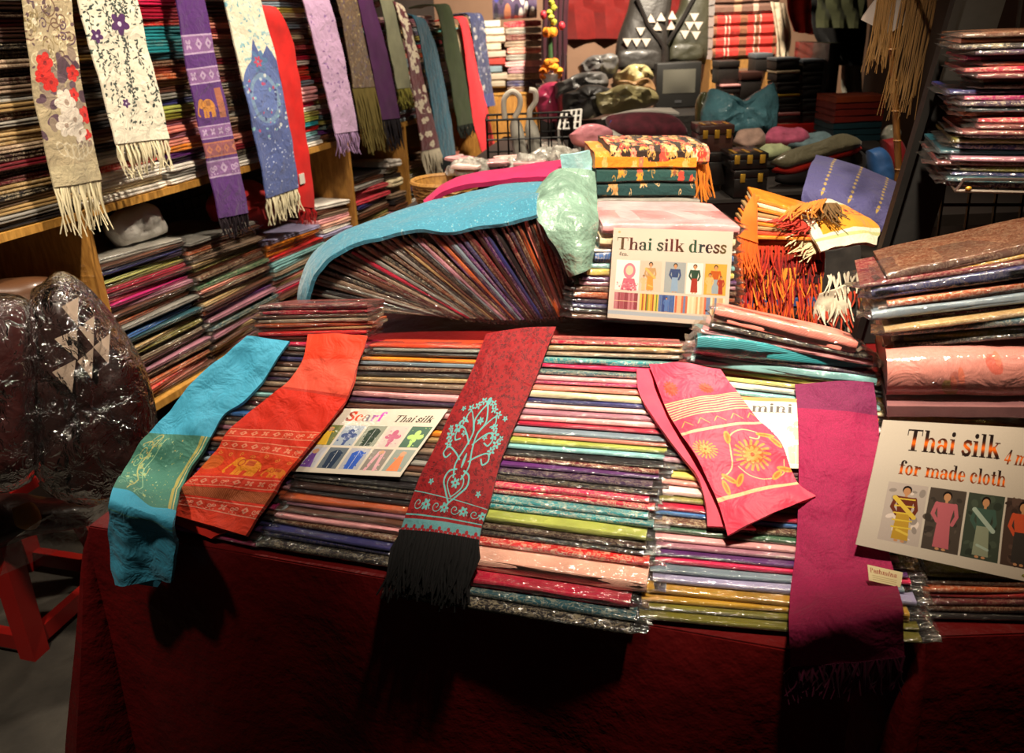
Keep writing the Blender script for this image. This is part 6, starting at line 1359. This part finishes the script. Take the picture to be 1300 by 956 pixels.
p0, p1 = PY(908, 127, 4.48), PY(984, 127, 4.48); t = thing('box_stand', 'dark stand carrying the boxes behind the teal bag', 'stand', (lerp(p0[0], p1[0], .5), 4.6, .945)); part(MB().box(p0[0], p1[0], 4.49, 4.80, .945, p0[2]-.002), 'body', m_blk, t, False)
# teal plastic bag and neighbours
bagp('plastic_bag', [(888, 166), (893, 132), (902, 114), (922, 121), (942, 126), (962, 116), (981, 106), (985, 148), (980, 170), (930, 174)], 3.9, .09, m_plain('teal_plastic', '#6ca4b0', .4, 0, .2, 8, coat=.25, bmp=.014, bs=18), 'large crumpled teal plastic bag before the boxes', 'plastic bag', wob=.05, sd=4)
bagp('plastic_bag', [(883, 166), (884, 128), (892, 116), (902, 122), (900, 166)], 4.0, .05, m_plain('olive_plastic', '#5a5c34', .35, 0, .15, 8, coat=.6), 'olive bag squeezed beside the teal plastic bag', 'plastic bag', wob=.02)
for k, (pts, c_, lb) in enumerate([([(930, 196), (940, 184), (1000, 180), (1004, 192), (980, 200)], '#b8c090', 'pale green cloth lying behind the jewellery boxes'), ([(966, 182), (980, 166), (1012, 166), (1028, 174), (1010, 182)], '#b85470', 'pink tasselled cloth before the red tray'), ([(930, 180), (940, 168), (968, 168), (972, 182), (950, 186)], '#a88878', 'pinkish grey cloth before the teal bag'), ([(1000, 186), (1010, 174), (1050, 172), (1060, 180), (1040, 188)], '#6c8488', 'grey blue cloth before the red tray')]):
    bagp('loose_cloth', pts, 3.3, .03, m_cloth('loose_cloth_%d' % k, c_, .7, .2, .3), lb, 'cloth', nrm=(0, -.5, .8), wob=.02, sd=k)
# orange folded shawls on teal ones at the right
for k in range(7):
    y_ = 3.75; z0 = lerp(PY(1090, 180, y_)[2], PY(1090, 122, y_)[2], k/7); T = (PY(1090, 122, y_)[2]-PY(1090, 180, y_)[2])/7*.97; c_ = ['#1c3c44', '#20444c', '#1c3840', '#7c2014', '#8c2816', '#8a2414', '#a0401c'][k]
    slab(A(PY(1060, 150, y_)[0], y_, z0), A(PY(1121, 150, y_)[0], y_, z0), T, .25, m_cloth('pile_%d' % (k if k in (0, 3, 6) else (0 if k < 3 else 3)), ['#1c3c44', '', '', '#842416', '', '', '#a0401c'][k if k in (0, 3, 6) else (0 if k < 3 else 3)], .75), 'dark teal folded shawl at the bottom of the pile by the bamboo pole' if k < 3 else 'red orange folded shawl in the pile by the bamboo pole', 'folded_shawl', 'folded shawl', 'pile by the bamboo pole', sd=160+k)
p0, p1 = PY(1058, 181, 3.75), PY(1124, 181, 3.75); t = thing('crate', 'dark crate under the pile by the bamboo pole', 'crate', (lerp(p0[0], p1[0], .5), 3.87, .945)); part(MB().box(p0[0], p1[0], 3.75, 4.0, .942, p0[2]-.002), 'body', m_blk, t, False)
bagp('fabric_ball', [(1120, 172), (1126, 160), (1138, 160), (1142, 172), (1134, 182), (1124, 181)], 3.3, .04, m_plain('pale_film_ball', '#a8a898', .3, 0, .2, 20, coat=.8, bmp=.008, bs=30), 'pale bundle in film beside the bamboo pole', 'bundle', wob=.01)
# dark panel and shelf beside the gift boxes
wobj(MB().box(PY(1049, 100, 4.2)[0], PY(1064, 100, 4.2)[0], 4.2, 4.7, .945, PY(1050, 55, 4.2)[2], bev=.004), 'side_board', m_blk, 'tall black board beside the gift boxes', 'board')
# cloths hanging at the back right
def pzx(x):                                 # the pixel where a cloth at 4.86 m reaches the table top
    return next(((x, y) for y in np.arange(120, 260, .5) if PY(x, y, 4.86)[2] < .944), (x, 200))
def hang_cloth(px, y, mat, label, thick=.006, folds=3, famp=.02, sd=0, name='hanging_cloth'):
    P = sheet([(PY(*a, y), PY(*b, y)) for a, b in px], 16, 20, wr=.01, ws=6, sd=sd, folds=folds, famp=famp, up=(0, -1, 0)); return wobj(sheet_mb(P, thick), name, mat, label, 'cloth')
m_cur = m_cloth('red_curtain_cloth', '#7c1814', .7, .3)
hang_cloth([((712, -40), (910, -40)), ((714, 0), (910, 0)), ((718, 28), (908, 28)), ((720, 50), (906, 46))], 6.53, m_cur, 'dark red curtain across the back of the stall', .01, 5, .05, 1, 'curtain')
hang_cloth([((1000, -30), (1034, -30)), ((998, 10), (1036, 12)), ((1006, 40), (1032, 44))], 4.9, m_cloth('vermilion_cloth', '#c02414', .7), 'bright red cloth hanging beside the plaid mats', .006, 2, .02, 2)
hang_cloth([((1036, -30), (1098, -30)), ((1037, 10), (1096, 12)), ((1038, 35), (1094, 36))], 4.7, m_cloth('olive_cloth_hung', '#3c3e26', .8), 'olive cloth hanging over a black one', .006, 3, .02, 3)
hang_cloth([((1032, -30), (1100, -30)), ((1032, 40), (1100, 40)), ((1066, 82), (1096, 84))], 4.8, m_cloth('black_cloth_hung', '#0e0c0b', .9), 'black cloth hanging behind the olive one', .006, 3, .02, 4)
hang_cloth([((1072, -44), (1094, -44)), ((1070, 60), (1094, 60)), ((1068, 110), (1094, 110)), ((1072, 130), (1094, 132)), (tuple(pzx(1073)), tuple(pzx(1094)))], 4.86, m_cloth('white_shirt_cloth', '#a8a494', .8), 'white cloth hanging below the black one', .005, 2, .015, 5)
hang_cloth([((978, 2), (996, 4)), ((984, 40), (1004, 42)), ((986, 74), (1000, 74))], 5.185, m_plain('crinkled_clear_film', '#b8a890', .25, 0, .3, 14, coat=1, bmp=.01, bs=24), 'crinkled clear film hanging beside the plaid mats', .004, 2, .02, 6)
hang_cloth([((690, -30), (724, -30)), ((690, 20), (720, 20)), ((688, 60), (720, 60)), ((690, 104), (720, 104))], 5.6, m_cloth('maroon_tassel_cloth', '#34101a', .8), 'dark maroon tasselled cloth hanging behind the flower bowl', .006, 5, .02, 7)
# fabrics stacked at the far end of the shelf
for k in range(9):
    y_ = 5.85; z0 = lerp(PY(626, 112, y_)[2], PY(626, 26, y_)[2], k/9); T = (PY(626, 26, y_)[2]-PY(626, 112, y_)[2])/9*.97
    c_ = ['#a89c88', '#b0a08c', '#788c94', '#b04038', '#c0a898', '#c8bca4', '#d0bca8', '#d8d0bc', '#d8d4c4'][k]; xo = .02*math.sin(k*2.2)
    slab(A(PY(616, 70, y_)[0]+xo, y_, z0), A(PY(640, 70, y_)[0]+xo, y_, z0), T, .25, m_cloth('towel_%d' % k, c_, .85), f"{['greyish', 'sand', 'grey-blue', 'red', 'pinkish', 'ivory', 'pale peach', 'cream', 'white'][k]} folded towel at the far end of the shelf", 'folded_towel', 'towel', 'towels at the far end', sd=180+k)
rt = random.Random(9)
for k in range(11):
    y_ = 5.88; z0 = lerp(PY(660, 118, y_)[2], PY(660, 26, y_)[2], k/11); T = (PY(660, 26, y_)[2]-PY(660, 118, y_)[2])/11*.97
    cn = ['brown', 'navy', 'taupe', 'mauve', 'pink', 'grey', 'salmon', 'taupe', 'maroon', 'grey', 'crimson'][k]
    place_packet(A(PY(641, 70, y_)[0]+.02*rt.random(), y_, z0), A(PY(688, 70, y_)[0], y_, z0), T, .25, (cn, .5), f'{cn} folded cloth in the pile behind the umbrella hooks', 'pile behind the umbrella hooks', False, name='folded_cloth', cat='cloth')
p0, p1 = PY(614, 119, 5.85), PY(690, 119, 5.85); t = thing('end_cabinet', 'small wooden cabinet under the far towels', 'cabinet', (lerp(p0[0], p1[0], .5), 6.0, 0)); part(MB().box(p0[0], p1[0], 5.84, 6.16, 0, p0[2]-.012), 'body', m_ply, t, False); part(MB().box(p0[0]-.01, p1[0]+.01, 5.83, 6.17, p0[2]-.012, p0[2]-.001), 'top', m_ply2, t, False)
cv = Canvas(200, 120, '#4c3c58'); cv.speck(50, 6, 16, ['#9c98b0', '#3c3c90', '#b07050', '#c8c0b8', '#2c2438'], rgp, None, 1.6); m_hb = m_print('violet_print', cv.a, .6, .2, .6, 900, .5)
a_ = PY(626, 24, 5.86); b_ = PY(682, 26, 5.86); slab(a_, A(b_[0], b_[1], a_[2]), .17, .25, m_hb, 'violet and white patterned bag on top of the far fabrics', 'printed_bag', 'bag', sd=200)
# marigold offering
fy = 4.85; ft = thing('flower_offering', 'marigold garland standing in a small white bowl', 'flowers', PY(698, 106, fy)); m_mar = m_plain('marigold', '#d88410', .8, 0, .3, 60, bmp=.006, bs=90); m_mar2 = m_plain('marigold_dark', '#b8640c', .8, 0, .3, 60, bmp=.006, bs=90); m_stem = m_plain('green_stem', '#24421c', .7)
o_ = PY(698, 106, fy); part(MB().lathe(o_, [(.02, 0), (.045, .02), (.06, .055), (.055, .055), (.03, .02)], 18), 'bowl', m_plain('white_ceramic', '#c8c4bc', .3, 0, .05, coat=.6), ft)
hb = PY(699, 88, fy)
for k in range(16):
    q = k*2.4; r_ = .05; z_ = -.035+.075*(k % 4)/3; part(MB().ell((hb[0]+r_*math.cos(q)*(1-.2*abs(z_)/.04), hb[1]+r_*math.sin(q), hb[2]+z_), (.026, .026, .02), 8, 6, None, .2, k), 'marigold_head', m_mar if k % 3 else m_mar2, ft)
part(MB().tube([PY(699, 78, fy), PY(698, 48, fy)], [.016, .012], 8), 'stem', m_stem, ft)
for k in range(6):
    q = k*1.05; c0 = PY(698, 41, fy); part(MB().ell((c0[0]+.024*math.cos(q), c0[1]+.024*math.sin(q), c0[2]), (.022, .022, .028), 8, 6, None, .2, k), 'marigold_head', m_mar if k % 2 else m_mar2, ft)
part(MB().tube([PY(699, 48, fy), PY(700, 5, fy)], [.008, .006], 6), 'garland_string', m_stem, ft)
for k in range(5): c0 = PY(700+3*math.sin(k*2), 4+k*6, fy); part(MB().ell(c0, (.02, .02, .018), 8, 6, None, .3, k), 'leaf_bud', m_plain('yellow_green_bud', '#8c8c28', .7), ft)
for (x, yy) in ((690, 19), (713, 33)): part(MB().ell(PY(x, yy, fy), (.02, .02, .024), 8, 6), 'red_bead', m_plain('red_bead', '#98202c', .5), ft)
p0 = PY(698, 106, fy); t = thing('flower_stand', 'small dark stand under the flower bowl', 'stand', (p0[0], fy, .942)); part(MB().box(p0[0]-.07, p0[0]+.07, fy-.07, fy+.07, .942, p0[2]-.012), 'body', m_blk, t, False); part(MB().box(p0[0]-.08, p0[0]+.08, fy-.08, fy+.08, p0[2]-.012, p0[2]), 'top', m_dkb, t, False)

# ================================================================== right side: post, rack, hanging card
m_post = m_plain('dark_steel', '#1c1a18', .45, .3, .2)
ra = thing('display_rack', 'dark leaning steel rack with a wire tray full of packets', 'rack', (.98, 1.75, .86))
def slant(px0, px1, y, w_, d):   # a leaning bar from pixel to pixel
    a, b = PY(*px0, y), PY(*px1, y); x = A(w_, 0, 0); yv = A(0, d, 0); return MB().hexa([a, a+x, a+x+yv, a+yv, b, b+x, b+x+yv, b+yv])
pa, pb = PY(1126, 292, 1.70), PY(1222, -30, 1.70); pd = (pa-pb)/(pb[2]-pa[2])
def lean(dx, y, w_, d, z0, z1): a = pb+pd*(pb[2]-z0)+A(dx, y-1.70, 0); b = pb+pd*(pb[2]-z1)+A(dx, y-1.70, 0); x = A(w_, 0, 0); yv = A(0, d, 0); return MB().hexa([a, a+x, a+x+yv, a+yv, b, b+x, b+x+yv, b+yv])
part(lean(0, 1.70, .016, .02, .863, 1.95), 'post', m_post, ra, False); part(lean(.44, 1.70, .016, .02, .863, 1.95), 'post', m_post, ra, False)
part(MB().tube([pb+pd*(pb[2]-1.93), pb+pd*(pb[2]-1.93)+A(.5, 0, 0)], .008, 6), 'top_bar', m_post, ra)
part(MB().tube([PY(1216, -14, 1.71), PY(1150, -18, 1.89), PY(1108, -14, 1.90)], .006, 6), 'hanging_arm', m_post, ra)
part(lean(.02, 1.73, .10, .012, .866, 1.95), 'panel', m_plain('black_board', '#161412', .7), ra, False)
mb = MB()
for k in range(5): mb.tube([PY(1190+k*34, 300, 1.74), PY(1236+k*32, -30, 1.74)], .004, 5)
for y_ in (260, 150, 40, -20): mb.tube([PY(1236-(y_+30)*.14, y_, 1.74), PY(1420, y_, 1.74)], .004, 5)
part(mb, 'wire_back', m_post, ra)
m_chr = m_plain('dark_chrome', '#8a8078', .25, .9, .1, bmp=0)
# tray and its packets, turned to face the aisle
ryaw = math.radians(-20); rx_ = A(math.cos(ryaw), math.sin(ryaw), 0); ry_ = A(-math.sin(ryaw), math.cos(ryaw), 0)
c0 = PY(1214, 242, 1.42); tz = c0[2]
mb = MB(); W_, D_ = .36, .26
for k in range(7): mb.tube([c0+rx_*W_*k/6, c0+rx_*W_*k/6+ry_*D_], .0028, 5)
mb.tube([c0, c0+rx_*W_], .0036, 6); mb.tube([c0+ry_*D_, c0+rx_*W_+ry_*D_], .0036, 6); mb.tube([c0, c0+ry_*D_], .0036, 6)
lip = [c0+A(0, 0, 0), c0+A(0, 0, .012)-ry_*.004, c0+rx_*.01+A(0, 0, .022)-ry_*.006, c0+rx_*W_+A(0, 0, .022)-ry_*.006]; mb.tube(spline(lip, 16), .003, 6)
part(mb, 'wire_tray', m_chr, ra); part(MB().ell(c0+rx_*.018+A(0, 0, .006)-ry_*.006, (.006, .004, .004), 8, 6), 'tray_clip', m_gold, ra)
for e_ in (.05, .3): part(MB().tube([c0+rx_*e_+ry_*D_, c0+rx_*e_+ry_*(D_+.08)], .004, 5), 'tray_bracket', m_chr, ra)
rk = ['brown', 'rust', 'black', 'darkpurple', 'magenta', 'rust', 'crimson', 'maroon', 'rust', 'darkbrown', 'navy', 'magenta', 'darkpurple', 'darkteal', 'rust', 'crimson', 'maroon', 'maroon', 'darkpurple', 'olive', 'navy', 'darkteal', 'mauve', 'maroon', 'olive', 'navy', 'darkteal', 'darkpurple']
zt_ = PY(1214, 42, 1.42)[2]; rr_ = random.Random(12); n = len(rk)
for k, cn in enumerate(rk[::-1]):
    z = lerp(tz+.004, zt_, k/n); sh_ = rx_*rr_.uniform(-.035, .02)+ry_*rr_.uniform(-.01, .03); p = c0+sh_; p[2] = z
    place_packet(p, p+rx_*.34, (zt_-tz)/n*.95, .24, (cn, rr_.choice([0, .2, .5])), f'{NAMES.get(cn, cn)} packet lying in the wire tray of the rack', 'packets in the wire tray', True, name='rack_packet')
# pale card and gold threads hanging before the post
hy = 1.9
o = wobj(MB().prism([PY(*p, hy) for p in ((1093, 25), (1114, -4), (1150, -22), (1200, -16), (1188, 4), (1150, 30), (1128, 43))], (.01, .02, .006)), 'hanging_card', m_plain('pale_grey_card', '#8c8078', .7, 0, .1), 'pale grey card hanging above the bamboo pole', 'card', smooth=False)
m_gt = m_plain('gold_thread', '#5c4018', .6, 0, .25)
for (xa, xb, ln, sd, lb) in ((1116, 1140, .17, 1, 'short bunch of gold threads hanging before the pale card'), (1148, 1192, .265, 2, 'long bunch of gold threads hanging beside the dark post')):
    wobj(fringe([PY(xa, -18, hy-.03), PY(xb, -18, hy-.03)], (-.06, -.02, -1), ln, 46, .0016, .012, 300+sd, knots=False, seg=6, curl=.004), 'thread_bunch', m_gt, lb, 'threads')
b0, b1 = PY(1131, 30, 2.4), PY(1141, 215, 2.4); b0 = b1+(b0-b1)*1.25
t = thing('bamboo_pole', 'thin bamboo pole standing beside the dark post', 'pole', A(b1[0], b1[1], 0)); m_bam = m_wood('bamboo', '#7a5020', '#a8783a')
b2 = A(b1[0]+.02, b1[1], 0.0)
part(MB().tube([b2, b1, b0], .010, 10), 'cane', m_bam, t)
for k in range(12): p = lerp(b0, b1, k/6) if k < 7 else lerp(b1, b2, (k-6)/6); part(MB().lathe((p[0], p[1], p[2]-.003), [(.0105, 0), (.0125, .003), (.0105, .006)], 10), 'node_ring', m_bam, t)

# the rail that the cloths at the back hang from
zr = PY(1066, -30, 4.78)[2]
rl = thing('hanging_rail', 'steel rail carrying the red, olive and black hung cloths', 'rail', (2.2, 4.8, zr))
for yy in (4.70, 4.80, 4.86, 4.91): part(MB().tube([(1.55, yy, zr+.012), (2.95, yy, zr+.012)], .012, 8), 'bar', m_steel, rl)
part(MB().box(1.52, 1.56, 4.66, 4.94, zr, 3.2), 'hanger', m_steel, rl, False)
pz_ = PY(1083, -44, 4.86); part(MB().tube([(1.55, 4.855, pz_[2]-.02), (2.95, 4.855, pz_[2]-.02)], .016, 8), 'bar', m_steel, rl)
